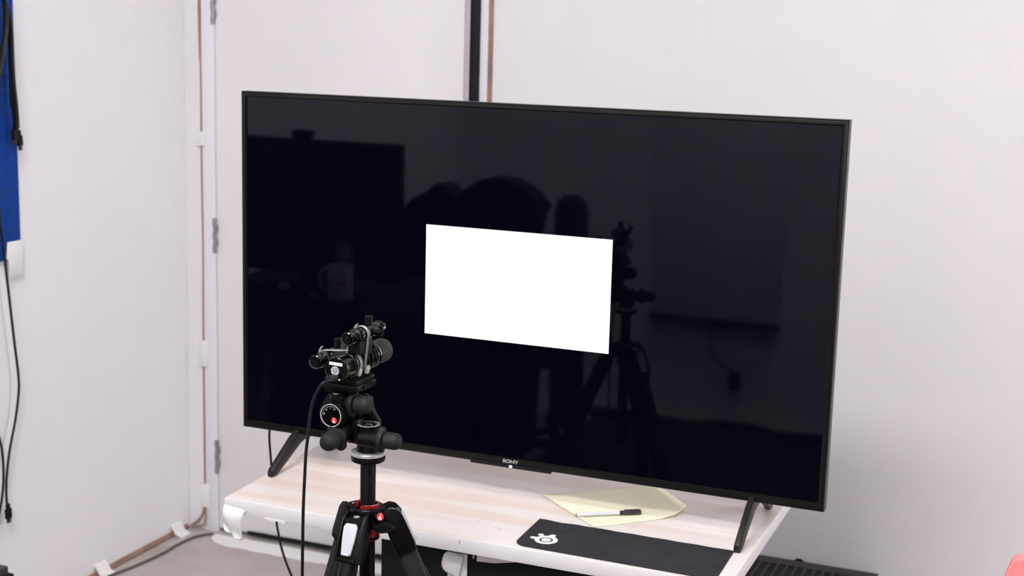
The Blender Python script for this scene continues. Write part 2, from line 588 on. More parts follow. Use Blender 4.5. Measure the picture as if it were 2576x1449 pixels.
# grey cord on the floor, its end under the white floor tape
g = MB().tube([(-1.63, .40, .0045), (-1.622, .60, .0045), (-1.604, .786, .0045), (-1.585, .885, .0045), (-1.572, 1.007, .0045), (-1.575, 1.095, .0045), (-1.567, 1.177, .0045), (-1.545, 1.218, .0045), (-1.528, 1.232, .0045)], .0042, n=10)
tag(g.build('floor_cable', 'cord'), 'grey cord curving across the concrete floor beside the left wall', 'cord')
ft = []
xs = [-1.525 + i * .035 for i in range(27)]
lo = [(x, 1.165 + (.05 if i == 0 else .018 if i == 1 else 0) + random.uniform(-.006, .006)) for i, x in enumerate(xs)]
hi = [(x, 1.242 + random.uniform(-.004, .004)) for x in reversed(xs)]
tag(MB().prism(lo + hi, .0004, .0018).build('floor_tape', 'wtape'), 'wide white tape laid on the floor along the foot of the door', 'tape')

# ------------------------------------------------------------ television
tv = thing('television', 'large black flat television showing a white rectangle, standing on the pale wooden table', 'television', (0, .03, Z0 - .07))
W2, H = .6215, .7175
bz = MB()
IX0, IX1, IZ0, IZ1 = -.6105, .6095, .0155, .7065
BD = .028
b = bmesh.new()
outer = [(-W2, 0), (W2, 0), (W2, H), (-W2, H)]
# bezel as four mitred bars of one mesh, bevelled
for pts in ([(-W2, 0), (W2, 0), (IX1, IZ0), (IX0, IZ0)], [(W2, 0), (W2, H), (IX1, IZ1), (IX1, IZ0)],
            [(W2, H), (-W2, H), (IX0, IZ1), (IX1, IZ1)], [(-W2, H), (-W2, 0), (IX0, IZ0), (IX0, IZ1)]):
    bz.prism(pts, -BD, 0, mtx=T(0, 0, Z0) @ XZ)
bmesh.ops.remove_doubles(bz.bm, verts=bz.bm.verts, dist=1e-5)
# drop the internal mitre faces
seen = {}
for f in list(bz.bm.faces):
    k = tuple(sorted(v.index for v in f.verts))
bz.bm.verts.index_update()
for f in list(bz.bm.faces):
    k = tuple(sorted(v.index for v in f.verts))
    seen.setdefault(k, []).append(f)
for k, fs in seen.items():
    if len(fs) > 1:
        bmesh.ops.delete(bz.bm, geom=fs, context='FACES_ONLY')
bmesh.ops.recalc_face_normals(bz.bm, faces=bz.bm.faces)
es = [e for e in bz.bm.edges if len(e.link_faces) == 2 and e.calc_face_angle(0) > .5]
bmesh.ops.bevel(bz.bm, geom=es, offset=.0022, segments=3, profile=.5, affect='EDGES')
bz.build('bezel', 'bezel', tv)
scr = MB().box(IX0 - .003, IX1 + .003, .004, .012, Z0 + IZ0 - .003, Z0 + IZ1 + .003).build('screen', 'screen', tv)
MB().box(-.019 + -.1754 + .0, .019 + .1754, .0028, .0040, Z0 + .36062 - .11025, Z0 + .36062 + .11025).build('lit_rectangle', 'window', scr)['label'] = 'bright white rectangle on the dark screen'
bk = MB().box(-W2 + .004, W2 - .004, .026, .034, Z0 + .002, Z0 + H - .003, .003)
bk.prism([(-.56, .02), (.56, .02), (.50, .58), (-.50, .58)], -.078, -.030, mtx=T(0, 0, Z0) @ XZ, bev=.012, seg=3)
bk.build('back_housing', 'tvback', tv)
# lower lip with sensor bar, maker's name and status light
lip = MB().prism(rrect(-.086, .088, -.0035, .004, .003), 0, .004, mtx=T(0, .0006, Z0) @ XZ, bev=.001)
lp = lip.build('sensor_bar', 'blackmat', tv)
MB().lathe([(0, 0), (.0024, 0), (.0022, .001), (0, .0014)], (.002, -.0034, Z0 + .0002), (0, -1, 0), 20, sx=1.4).build('status_light', 'ledblue', lp)['label'] = 'glowing pale blue status light'
MB().text('SONY', .0098, T(.0, -.0003, Z0 + .0088) @ XZ, .0002, .0003, 1.28).build('maker_name', mat('logo_silver', (.42, .37, .36, 1), .4), tv)


def tv_leg(xc, lean):
    pr = [(-.090, -.070), (-.093, -.066), (-.094, -.055), (-.090, -.051), (-.02, .000), (.006, .012), (.060, .012), (.090, .000), (.190, -.052), (.193, -.058), (.192, -.067), (.187, -.070), (.176, -.070),
          (.095, -.025), (.078, -.0195), (.030, -.0195), (.014, -.024), (-.072, -.070)]
    mb = MB().prism(pr, -.0062, .0062, mtx=YZ, bev=.0022)
    for v in mb.bm.verts:
        v.co.x += -lean * max(0, v.co.z + .07) * 1.0
    mb.bm.transform(T(xc, 0, Z0))
    return mb


tv_leg(-.499, -.12).build('leg', 'foot', tv)
tv_leg(.484, -.04).build('leg', 'foot', tv)

# ------------------------------------------------------------ table
TT = Z0 - .07
TH = .0285
tb = thing('table', 'white-edged table with pale birch top carrying the television', 'table', (0, 0, 0))
TX0, TX1, TY0, TY1 = -.511, .5085, -.2415, .32
top_pts = [(TX0, TY0), (TX1, TY0), (TX1, TY1), (TX0 - .022, TY1)]
MB().prism([(TX0 + .0015, TY0 + .0015), (TX1 - .0015, TY0 + .0015), (TX1 - .0015, TY1 - .001), (TX0 - .02, TY1 - .001)], TT - .0006, TT).build('tabletop', 'wood', tb)
MB().prism(top_pts, TT - TH, TT - .0006, bev=.0014).build('edge_board', 'edge', tb)
for x, y in ((TX1 - .12, TY1 - .05), (-.13, TY1 - .05)):
    MB().cyl((x, y, .0), (x, y, TT - TH), .02, n=24).build('leg', 'desk', tb)
MB().box(.0, .0008, TY0 - .0004, TY0 + .001, TT - .012, TT - .004, mtx=T(-.001, 0, 0)).build('pen_mark', 'blackprint', tb)
mk = MB()
for (x, y, l, a) in ((-.008, -.144, .010, .15), (-.004, -.147, .004, .9), (.045, -.163, .009, .0), (.037, -.159, .006, .2), (.054, -.170, .008, .1), (.066, -.140, .002, 0), (-.461, -.110, .005, .3), (-.024, .086, .006, .8), (.047, -.172, .004, .5)):
    mk.box(-l / 2, l / 2, -.0005, .0005, 0, .00012, mtx=T(x, y, TT) @ Matrix.Rotation(a, 4, 'Z'))
mk.build('scuff_marks', mat('scuff', (.42, .33, .30, 1), .7), tb)

# black cabinet under the table
cb = thing('under_table_cabinet', 'matte black cabinet standing under the right part of the table', 'cabinet', (.14, .0, 0))
MB().box(-.185, .40, -.185, .21, .0, TT - TH - .001, .003).build('body', 'blackmat', cb)
MB().box(-.184, .399, -.200, -.186, .05, TT - TH - .016, .002).build('door', 'blackmat', cb)
strip('paper_sheet', 'white paper sheet peeking out under the front edge of the table, above the cabinet', 'paper',
      MB().prism([(.006, -.101), (.006, -.126), (.040, -.124), (.088, -.114), (.105, -.101)], .0006, .0022, mtx=T(.012, -.200, Z0) @ XZ), 'wtape')
strip('tape_flap', 'tiny pale sticker on the black cabinet under the table edge', 'tape',
      MB().box(.0095, .0125, -.2022, -.2008, Z0 - .122, Z0 - .113), 'greyprint')


def sheet(rows, name, material, thick=.0006, sub=2):
    """rows: grid of points -> smooth thin sheet"""
    bm = bmesh.new()
    V = [[bm.verts.new(p) for p in r] for r in rows]
    for i in range(len(V) - 1):
        for j in range(len(V[0]) - 1):
            bm.faces.new((V[i][j], V[i][j + 1], V[i + 1][j + 1], V[i + 1][j]))
    bmesh.ops.recalc_face_normals(bm, faces=bm.faces)
    me = bpy.data.meshes.new(name)
    bm.to_mesh(me)
    bm.free()
    for p in me.polygons:
        p.use_smooth = True
    me.materials.append(MT[material])
    o = bpy.data.objects.new(name, me)
    COL.objects.link(o)
    s = o.modifiers.new('sub', 'SUBSURF')
    s.levels = s.render_levels = sub
    d = o.modifiers.new('thick', 'SOLIDIFY')
    d.thickness = thick
    d.offset = 0
    return o


y = -.2420
rows = [
    [(-.5125, y + .004, Z0 - .0835), (-.508, y - .0014, Z0 - .083), (-.490, y - .0016, Z0 - .085), (-.470, y - .0014, Z0 - .0865), (-.460, y - .0012, Z0 - .0875)],
    [(-.5145, y - .001, Z0 - .092), (-.510, y - .009, Z0 - .091), (-.492, y - .010, Z0 - .093), (-.474, y - .009, Z0 - .094), (-.463, y - .006, Z0 - .0945)],
    [(-.5145, y - .001, Z0 - .104), (-.510, y - .011, Z0 - .104), (-.494, y - .013, Z0 - .105), (-.478, y - .012, Z0 - .106), (-.467, y - .008, Z0 - .106)],
    [(-.5135, y - .000, Z0 - .116), (-.509, y - .006, Z0 - .119), (-.494, y - .010, Z0 - .121), (-.480, y - .011, Z0 - .122), (-.469, y - .006, Z0 - .121)],
    [(-.511, y - .004, Z0 - .130), (-.503, y + .010, Z0 - .132), (-.490, y - .012, Z0 - .136), (-.480, y + .004, Z0 - .139), (-.468, y - .005, Z0 - .138)],
    [(-.503, y - .010, Z0 - .137), (-.495, y + .008, Z0 - .143), (-.484, y - .014, Z0 - .148), (-.474, y + .004, Z0 - .152), (-.464, y - .006, Z0 - .150)]]
tag(sheet(rows, 'hanging_tape', 'wtape'), 'wide white tape hanging and twisted from the front left corner of the table', 'tape')
rows = [[(-.504, y - .010, Z0 - .118), (-.494, y - .013, Z0 - .124)], [(-.508, y - .008, Z0 - .130), (-.490, y - .014, Z0 - .140)], [(-.500, y - .008, Z0 - .140), (-.482, y - .012, Z0 - .152)]]
strip('torn_tape', 'thin torn white tape stuck under the front edge of the table near its left end', 'tape',
      MB().prism([(-.418, -.0955), (-.418, -.0985), (-.405, -.100), (-.396, -.1025), (-.392, -.0995), (-.380, -.0995), (-.375, -.1035), (-.371, -.0985), (-.370, -.0955)], 0, .0012, mtx=T(0, y - .0003, Z0) @ XZ), 'wtape')
# folded pale cloth tape hanging on the cabinet
yc = -.2035
rows = [[(-.048, yc, Z0 - .118), (-.036, yc - .004, Z0 - .113), (-.018, yc - .004, Z0 - .117), (-.006, yc - .001, Z0 - .121)],
        [(-.054, yc, Z0 - .135), (-.040, yc - .007, Z0 - .133), (-.022, yc - .007, Z0 - .134), (-.010, yc - .003, Z0 - .136)],
        [(-.054, yc, Z0 - .150), (-.040, yc - .006, Z0 - .150), (-.024, yc - .007, Z0 - .152), (-.014, yc - .003, Z0 - .155)],
        [(-.045, yc, Z0 - .157), (-.037, yc - .003, Z0 - .158), (-.026, yc - .004, Z0 - .161), (-.018, yc - .001, Z0 - .165)]]
ck = sheet(rows, 'folded_tape', 'wtape')
tag(ck, 'folded pale paper tape hanging on the black cabinet front, right of the tripod', 'tape')
back = MB().box(-.042, -.002, -.2015, -.2003, Z0 - .24, Z0 - .117)
bo = back.build('backing_strip', 'wtape')
bo.parent = ck

# ------------------------------------------------------------ things on the table
mp = []
for i in range(25):
    s = i / 24
    mp.append((.097 + s * .381, -.0835 - s * .0050 + (.0009 * math.sin(i * 1.7) - (.0025 * math.exp(-((s - .12) / .05) ** 2)))))
mp.append((.4785, -.0895))
mp.append((.482, -.236))
bl = []
for i in range(9):
    a = math.radians(270 - 90 * i / 8)
    bl.append((.101 + .024 + .024 * math.cos(a), -.2315 + .024 + .024 * math.sin(a)))
pad = thing('mouse_mat', 'black cloth mouse mat with a white round emblem on the front right of the table', 'mouse mat', (.28, -.16, TT))
MB().prism(mp + [(.482, -.237)] + bl, TT + .0001, TT + .0028, bev=.0006).build('mat_surface', 'matcloth', pad)
# emblem: ring, eye and three knobs
zc = TT + .0029
ex, ey = .1500, -.1880
em = MB()
em.ring(.0128, .0215, 0, .0002, (ex, ey, zc), n=48)
em.ring(.0016, .0092, 0, .0002, (ex, ey, zc), n=40)
for kx, ky, kr, join in ((-.0265, .0015, .0055, True), (-.0185, .0212, .0055, False), (.0035, .0250, .0062, True)):
    em.cyl((ex + kx, ey + ky, zc), (ex + kx, ey + ky, zc + .00024), kr, n=24)
    if join:
        L0 = math.hypot(kx, ky)
        em.box(.017, L0, -kr * .98, kr * .98, .00005, .00028, mtx=T(ex, ey, zc) @ Matrix.Rotation(math.atan2(ky, kx), 4, 'Z'))
em.build('emblem', 'white', pad)


def ruled_paper():
    A, B, Cc, D2, D = (.048, .055), (.240, .218), (.338, .102), (.331, .046), (.205, -.081)
    n, m2 = 22, 18
    bm = bmesh.new()
    uvl = bm.loops.layers.uv.new('UVMap')
    def lerp(p, q, s):
        return (p[0] + (q[0] - p[0]) * s, p[1] + (q[1] - p[1]) * s)
    G = []
    for i in range(n + 1):
        s = i / n            # A->B / D->right end
        p = lerp(A, B, s)
        q = lerp(D, D2, min(1, s * 1.08)) if s < .93 else lerp(D2, Cc, (s - .926) / .074)
        row = []
        for j in range(m2 + 1):
            t = j / m2
            x, yv = lerp(p, q, t)
            z = TT + .0004 + .007 * max(0, s - .72) ** 1 / .28 * (.35 + .65 * t) * (1 if s > .72 else 0) + .0015 * math.sin(s * 6) ** 2 * (1 - t) * s
            if s < .08:
                z += .0015 * (1 - s / .08)
            row.append((x, yv, z, s, t))
        G.append(row)
    V = [[bm.verts.new(p[:3]) for p in r] for r in G]
    for i in range(n):
        for j in range(m2):
            f = bm.faces.new((V[i][j], V[i][j + 1], V[i + 1][j + 1], V[i + 1][j]))
            for lo_, (a, b_) in zip(f.loops, ((i, j), (i, j + 1), (i + 1, j + 1), (i + 1, j))):
                lo_[uvl].uv = (G[a][b_][3] * .26, G[a][b_][4] * .216)
    bmesh.ops.recalc_face_normals(bm, faces=bm.faces)
    if bm.faces[0].normal.z < 0:
        bmesh.ops.reverse_faces(bm, faces=bm.faces)
    me = bpy.data.meshes.new('ruled_paper')
    bm.to_mesh(me)
    bm.free()
    for p in me.polygons:
        p.use_smooth = True
    me.materials.append(MT['ruled'])
    me.materials.append(MT['paper'])
    o = bpy.data.objects.new('ruled_paper', me)
    COL.objects.link(o)
    s = o.modifiers.new('thick', 'SOLIDIFY')
    s.thickness = .0009
    s.offset = -1
    s.material_offset_rim = 1
    o.location.z += .0009
    return o


tag(ruled_paper(), 'yellow ruled paper sheets lying on the table under the television', 'paper')
pen = thing('pen', 'white ballpoint pen with smoky black cap lying on the yellow paper', 'pen', (.211, -.007, TT + .0016))
pa, pb = Vector((.157, -.043, TT + .0066)), Vector((.265, .029, TT + .0066))
pd = (pb - pa).normalized()
MB().lathe([(.0001, .0), (.0034, .0002), (.0038, .001), (.0038, .088)], pa, pd, 12).build('barrel', 'penwhite', pen)
MB().lathe([(.0001, -.0006), (.0030, -.0006), (.0030, .0008), (.0001, .0008)], pa, pd, 16).build('end_plug', 'blackprint', pen)
L = (pb - pa).length
cp = MB().lathe([(.0039, .086), (.0043, .090), (.0045, .100), (.0050, .108), (.0049, L - .001), (.0042, L)], pa, pd, 20)
cp.box(-.0012, .0012, .0045, .0062, .096, L - .003, .0003, mtx=T(*pa) @ basis(pd))
cp.build('cap', 'pencap', pen)

# ------------------------------------------------------------ tripod with geared head
X0, Y0 = .023, -.652


def P3(dx, dy, z):
    return (X0 + dx, Y0 + dy, Z0 + z)


tri = thing('tripod', 'black tripod with red collar and silver leg catches in front of the table', 'tripod', (X0, Y0, 0))
# centre column: hexagon-like with flats
hexp = []
for i in range(6):
    a0 = math.radians(60 * i + 8)
    for da in (-13, 13):
        a = a0 + math.radians(da)
        hexp.append((.0122 * math.cos(a), .0122 * math.sin(a)))
MB().prism(hexp, Z0 - .125, Z0 + .200, mtx=T(X0, Y0, 0), bev=.0006).build('center_column', 'blackmetal', tri)
# crown
cr = MB()
cr.lathe([(.0205, .097), (.0245, .0985), (.0255, .103), (.0255, .112), (.0245, .1145), (.0245, .1165), (.0262, .117), (.0262, .1215), (.0245, .1235), (.0200, .1235), (.0190, .121), (.0190, .097)], (X0, Y0, Z0), n=48)
for k, az in enumerate((31, 151, -89)):
    m = T(X0, Y0, Z0) @ Matrix.Rotation(math.radians(az), 4, 'Z')
    cr.prism([(.012, -.021), (.034, -.0165), (.052, -.0150), (.052, .0150), (.034, .0165), (.012, .021)], .096, .1160, mtx=m, bev=.003)
    # side ribs between the arms
    m2 = T(X0, Y0, Z0) @ Matrix.Rotation(math.radians(az + 60), 4, 'Z')
    cr.prism([(.010, -.016), (.031, -.011), (.031, .011), (.010, .016)], .094, .112, mtx=m2, bev=.003)
crown = cr.build('crown', 'blackmetal', tri)
for az in (31, 151, -89):
    a = math.radians(az)
    MB().lathe([(.0048, .1160), (.0048, .1170), (.003, .1173)], (X0 + .037 * math.cos(a), Y0 + .037 * math.sin(a), Z0), n=20).build('screw', 'silver', crown)
rr = MB().ring(.0150, .0198, .1235, .1262, (X0, Y0, Z0), n=40, a0=math.radians(-100), a1=math.radians(150))
rr.ring(.0160, .0205, .1262, .1285, (X0, Y0, Z0), n=40, a0=math.radians(-95), a1=math.radians(-20))
rr.ring(.0145, .0198, .122, .1275, (X0, Y0, Z0), n=30, a0=math.radians(95), a1=math.radians(215))
ring = rr.build('locking_ring', 'red', tri)
# writing round the ring
tx = MB()
for i, ch in enumerate("90° COLUMN"):
    a = math.radians(-72 + i * 7.2)
    tx.text(ch, .0040, T(X0, Y0, Z0 + .1287) @ Matrix.Rotation(a, 4, 'Z') @ T(.0184, 0, 0) @ Matrix.Rotation(PI / 2, 4, 'Z'), .0001)
tx.build('ring_lettering', 'greyprint', ring)
MB().lathe([(.0150, .098), (.0186, .098), (.0188, .0785), (.0184, .0765), (.0150, .0765)], (X0, Y0, Z0), n=40).build('column_sleeve', 'red', tri)
MB().lathe([(.0140, .0765), (.0190, .0760), (.0190, .0725), (.0140, .072)], (X0, Y0, Z0), n=40).build('sleeve_band', 'blackmetal', tri)
MB().lathe([(.0140, .0721), (.0186, .0721), (.0184, .0709), (.0140, .0707)], (X0, Y0, Z0), n=40).build('sleeve_rim', 'red', tri)

PHI = math.radians(22.8)


def leg(az):
    a = math.radians(az)
    dr = Vector((math.cos(a) * math.sin(PHI), math.sin(a) * math.sin(PHI), -math.cos(PHI)))
    nn = Vector((math.cos(a) * math.cos(PHI), math.sin(a) * math.cos(PHI), math.sin(PHI)))
    tt = Vector((-math.sin(a), math.cos(a), 0))
    o = Vector((X0 + .038 * math.cos(a), Y0 + .038 * math.sin(a), Z0 + .1055))
    # local: x = tangent, y = outward, z = down the leg
    Mx = Matrix((tt, nn, dr)).transposed().to_4x4()
    Mx.translation = o
    side = Matrix(((0, 0, 1, 0), (1, 0, 0, 0), (0, 1, 0, 0), (0, 0, 0, 1)))     # local x->y(out), y->z(down), z->x(tangent)
    cs = MB()
    # two cheeks and the body of the casting
    prof = [(-.014, -.012), (-.008, -.018), (.004, -.018), (.012, -.012), (.0165, .000), (.0175, .048), (.015, .0605), (-.016, .0605), (-.0165, .030)]
    cs.prism(prof, .0152, .0192, mtx=Mx @ side, bev=.0014)
    cs.prism(prof, -.0192, -.0152, mtx=Mx @ side, bev=.0014)
    cs.prism([(-.014, .000), (.0115, .000), (.0125, .059), (-.0155, .059)], -.0160, .0160, mtx=Mx @ side, bev=.002)
    cs.prism([(.012, .0525), (.0175, .0545), (.016, .0600), (.010, .0605)], -.0160, .0160, mtx=Mx @ side, bev=.001)
    c = cs.build('leg', 'blackmetal', tri)
    # silver catch plate on the outer face
    ct = MB().prism([(-.0085, .0010), (.0085, .0010), (.0118, .0070), (.0108, .027), (.0082, .0480), (.0064, .0505), (-.0064, .0505), (-.0082, .0480), (-.0108, .027), (-.0118, .0070)], .0135, .0190,
                    mtx=Mx @ Matrix(((1, 0, 0, 0), (0, 0, 1, 0), (0, 1, 0, 0), (0, 0, 0, 1))), bev=.0016)
    ct.box(-.0064, .0064, .0175, .0218, .0460, .0500, .0012, mtx=Mx)
    cc = ct.build('angle_catch', 'plasticsilver', c)
    FM = Mx @ Matrix(((-1, 0, 0, 0), (0, 0, 1, 0), (0, -1, 0, 0), (0, 0, 0, 1)))
    eb = MB().ring(.0045, .0049, .01900, .01915, (0, 0, 0), n=30, mtx=FM @ T(0, -.0175, 0))
    eb.box(-.0002, .0002, -.0145, -.0128, .0190, .01915, mtx=FM)
    for s_ in (-1, 0, 1):
        eb.prism([(-.0002, 0), (.0002, 0), (.0002 + s_ * .0022, -.0045), (-.0002 + s_ * .0022, -.0045)], .0190, .01915, mtx=FM @ T(0, -.0165, 0))
    eb.prism([(-.0018, -.041), (.0018, -.041), (0, -.0435)], .0190, .01915, mtx=FM)
    eb.build('raised_emblem', mat('emblem_grey', (.42, .43, .47, 1), .5), c)  # emblem lines slightly darker grey than the catch plate
    # leg tube, grip, clamp and lower tube
    fl = (FOOTLEN - 0)
    tube = MB()
    def oval(rx, ry, z0, z1, yo=0):
        pts = [(rx * math.cos(2 * PI * i / 24), yo + ry * math.sin(2 * PI * i / 24)) for i in range(24)]
        tube.prism(pts, z0, z1, mtx=Mx)
    if az == -89:
        oval(.0150, .0135, .057, .42)
    else:
        tube.prism(rrect(-.0155, .0155, -.0165, .0150, .007, 5), .058, .400, mtx=Mx, bev=.001)
        tube.prism(rrect(-.0105, .0105, .100, .330, .006, 5), .0150, .0165, mtx=Mx @ Matrix(((1, 0, 0, 0), (0, 0, 1, 0), (0, 1, 0, 0), (0, 0, 0, 1))), bev=.0008)
        for sx_ in (-1, 1):
            tube.prism([(-.004, .105), (.008, .120), (.009, .36), (-.006, .36)], .0150 * sx_, .0164 * sx_, mtx=Mx @ side, bev=.0006)
    tube.build('leg_grip', 'blackmetal' if az == -89 else 'rubber', c)
    lowr = MB()
    lowr.cyl(o + dr * .40, o + dr * .72, .0115, n=24)
    lowr.cyl(o + dr * .70, o + dr * (fl - .02), .0092, n=24)
    lowr.build('leg_tube', 'blackmetal', c)
    for s_ in (.41, .70):
        k = MB().prism(rrect(-.0165, .0165, -.0150, .0180, .006, 4), s_ - .018, s_ + .018, mtx=Mx, bev=.002)
        k.box(.012, .028, -.006, .006, s_ - .014, s_ + .012, .003, mtx=Mx)
        k.build('clamp', 'blackmetal', c)
    fp = o + dr * (fl - .02)
    MB().lathe([(.010, .03), (.0145, .022), (.0155, .004), (.0120, 0), (0, 0)], (fp.x, fp.y, 0), n=24).build('foot', 'rubber', c)


FOOTLEN = (Z0 + .1055 - .012) / math.cos(PHI)
for az in (-89, 31, 151):
    leg(az)


def emblem(name_parent, origin, normal, r, up=(0, 0, 1), tilt=0.):
    """red disc with a white tripod sign"""
    nrm = Vector(normal).normalized()
    u = Vector(up)
    x = u.cross(nrm).normalized()
    y_ = nrm.cross(x)
    m = Matrix((x, y_, nrm)).transposed().to_4x4()
    m.translation = Vector(origin)
    m = m @ Matrix.Rotation(tilt, 4, 'Z')
    d = MB().lathe([(r, 0), (r, .0003)], n=32, mtx=m).build('red_emblem', 'emblemred', name_parent)
    s = MB().box(-.09 * r, .09 * r, .42 * r, .95 * r, .0003, .0005, mtx=m)
    for k in (-1, 0, 1):
        s.prism([(-.11 * r, .22 * r), (.11 * r, .22 * r), (.11 * r + k * .52 * r, -.88 * r + abs(k) * .12 * r), (-.11 * r + k * .52 * r, -.88 * r + abs(k) * .12 * r)], .0003, .0005 + .00004 * k, mtx=m)
    s.build('tripod_sign', 'white', name_parent)


# column lock knob between front and right legs
ka = math.radians(-34)
kd = Vector((math.cos(ka), math.sin(ka), .35)).normalized()
kp = Vector((X0 + .024 * math.cos(ka), Y0 + .024 * math.sin(ka), Z0 + .1115))
kn = MB().lathe([(.007, -.004), (.0072, .010), (.0078, .012), (.0080, .0155), (.0072, .0172), (0, .0172)], kp, kd, 32)
km = T(X0 + .038 * math.cos(ka), Y0 + .038 * math.sin(ka), Z0 + .1055) @ Matrix.Rotation(ka + PI / 2, 4, 'Z') @ Matrix(((1, 0, 0, 0), (0, 0, -1, 0), (0, 1, 0, 0), (0, 0, 0, 1)))
kn.prism([(-.013, -.002), (-.004, -.001), (.004, .004), (.012, .001), (.026, -.008), (.028, -.0115), (.020, -.0135), (.012, -.0165), (.002, -.0155), (-.006, -.0125), (-.012, -.007)], -.006, .005, mtx=km, bev=.002)
knob = kn.build('column_lock', 'blackmetal', tri)
emblem(knob, kp + kd * .0173, kd, .0057, tilt=-.45)

# ---- geared head (a part of the tripod) and its sub-parts
hd = MB()
hd.lathe([(.0235, .196), (.0262, .1975), (.0268, .202), (.0262, .2055), (.0235, .2062)], (X0, Y0, Z0), n=56)
hd.lathe([(.0170, .2110), (.0185, .2130), (.0185, .2165), (.0175, .2200), (.0175, .2465), (.0195, .2490), (.0195, .2520), (.0170, .2528)], (X0, Y0, Z0), n=48)
# worm housing of the pan axis, along +x
hd.cyl(P3(-.004, -.018, .2365), P3(.031, -.018, .2365), .0128, n=32, bev=.001)
hd.prism([(-.016, -.020), (.004, -.026), (.014, -.020), (.016, .0)], .226, .245, mtx=T(X0, Y0, Z0), bev=.002)
# yoke rising from the pan body to the side-tilt block
ym = T(X0, Y0 + .0, Z0) @ XZ
hd.prism([(-.012, .2300), (-.0205, .2480), (-.020, .2600), (-.026, .2760), (-.034, .290), (-.020, .296), (-.006, .290), (-.004, .276), (.000, .266), (.007, .257), (.010, .2500), (.004, .2300)], -.028, -.0185, mtx=ym, bev=.002)
hd.prism([(-.045, .222), (-.012, .222), (-.012, .262), (-.045, .262)], -.022, .010, mtx=ym, bev=.004)
# side-tilt body: cylinder along y with dial on its near end
hd.cyl(P3(-.0415, -.042, .2745), P3(-.0415, .020, .2745), .0212, n=48, bev=.001)
hd.prism([(-.0615, .272), (-.0585, .291), (-.0500, .3045), (-.0400, .3095), (-.0265, .3095), (-.0250, .285), (-.0250, .272)], -.020, .040, mtx=ym, bev=.003)
# fore-tilt worm housing along +x
hd.cyl(P3(-.040, -.020, .2900), P3(-.019, -.020, .2900), .0165, n=32, bev=.001)
# lower cylinder of the third axis, along -y
hd.cyl(P3(-.033, -.032, .2395), P3(-.033, .030, .2395), .0145, n=32, bev=.001)
head = hd.build('geared_head', 'blackmetal', tri)
MB().lathe([(.0225, .2062), (.0268, .2066), (.0270, .2105), (.0262, .2115), (.0175, .2118)], (X0, Y0, Z0), n=64).build('silver_ring', 'silver', head)


def knob3(p, d, r, ln, wing_a=0.):
    d = Vector(d).normalized()
    b = basis(d)
    k = MB().lathe([(r * .86, 0), (r, .0015), (r * 1.0, ln * .55), (r * .985, ln * .66), (r * .93, ln * .77), (r * .82, ln * .87), (r * .64, ln * .945), (r * .40, ln * .985), (r * .2, ln * .998), (0, ln)], p, d, 48)
    for i in range(6):
        a = 2 * PI * i / 6 + .3
        m = T(*p) @ b @ Matrix.Rotation(a, 4, 'Z')
        k.box(r * .93, r * 1.012, -.0012, .0012, .003, ln * .62, .0005, mtx=m)
    o = k.build('control_knob', 'rubber', head)
    # two-lobed release ring behind the knob
    pts = []
    for i in range(48):
        a = 2 * PI * i / 48
        rr_ = r * (1.12 + .42 * max(0, math.cos(2 * (a - wing_a))) ** 2.5)
        pts.append((rr_ * math.cos(a), rr_ * math.sin(a)))
    q = Vector(p) - d * .0105
    MB().prism(pts, 0, .0085, mtx=T(*q) @ b, bev=.0015).build('release_ring', 'rubber', head)
    return o


knob3(P3(-.0105, -.020, .2900), (1, 0, 0), .0142, .0262, math.radians(80))
knob3(P3(.0385, -.018, .2385), (1, 0, 0), .0128, .0265, math.radians(80))
knob3(P3(-.033, -.046, .2385), (0, -1, 0), .0140, .0310, math.radians(125))

# near dial
dm = Matrix.Translation(P3(-.0420, -.0425, .2732)) @ XZ
dl = MB().ring(.0166, .0180, 0, .0012, n=56, mtx=dm)
dl.ring(.0140, .01435, .0003, .0007, n=30, a0=math.radians(55), a1=math.radians(180), mtx=dm)
for i in range(9):
    a = math.radians(55 + i * 125 / 8)
    dl.box(.0125 if i in (0, 4, 8) else .0131, .0141, -.00014, .00014, .0003, .0007, mtx=dm @ Matrix.Rotation(a, 4, 'Z'))
for s_, a in (('90', 172), ('45', 133), ('0', 94), ('30', 62)):
    A = math.radians(a)
    dl.text(s_, .0034, dm @ T(.0112 * math.cos(A), .0112 * math.sin(A), .0006) @ Matrix.Rotation(A - PI / 2, 4, 'Z'), .0001)
dl.lathe([(.0005, .0), (.0005, .0008)], (.0, .0197, -.0002), (0, 0, 1), 10, mtx=dm)
dl.build('angle_dial', 'greyprint', head)
MB().lathe([(.0163, 0), (.0163, .0004)], n=48, mtx=dm).build('dial_face', 'glossblack', head)
emblem(head, P3(-.0365, -.0431, .2662), (0, -1, 0), .0047)
# top dial on the pan body
pm = Matrix.Translation(P3(0, 0, .2530))
MB().lathe([(.0190, 0), (.0190, .0010), (.0180, .0012), (0, .0012)], n=56, mtx=pm).build('dial_face', 'glossblack', head)
pdl = MB().ring(.0163, .0175, .0012, .0018, n=56, mtx=pm)
pdl.ring(.0148, .0151, .0012, .0016, n=56, mtx=pm, a0=-2.6, a1=1.6)
for i in range(36):
    pdl.box(.0140 if i % 3 else .0132, .0149, -.00012, .00012, .0012, .0016, mtx=pm @ Matrix.Rotation(2 * PI * i / 36, 4, 'Z'))
for i in range(8):
    a = 2 * PI * i / 8 + .2
    pdl.text(str((i * 45) % 360), .0022, pm @ T(.0122 * math.cos(a), .0122 * math.sin(a), .0014) @ Matrix.Rotation(a - PI / 2, 4, 'Z'), .0001)
pdl.box(-.006, .0065, -.0042, -.0039, .0012, .0015, mtx=pm).box(-.006, .0065, .0035, .0038, .0012, .0015, mtx=pm).box(.0063, .0066, -.0042, .0038, .0012, .0015, mtx=pm)
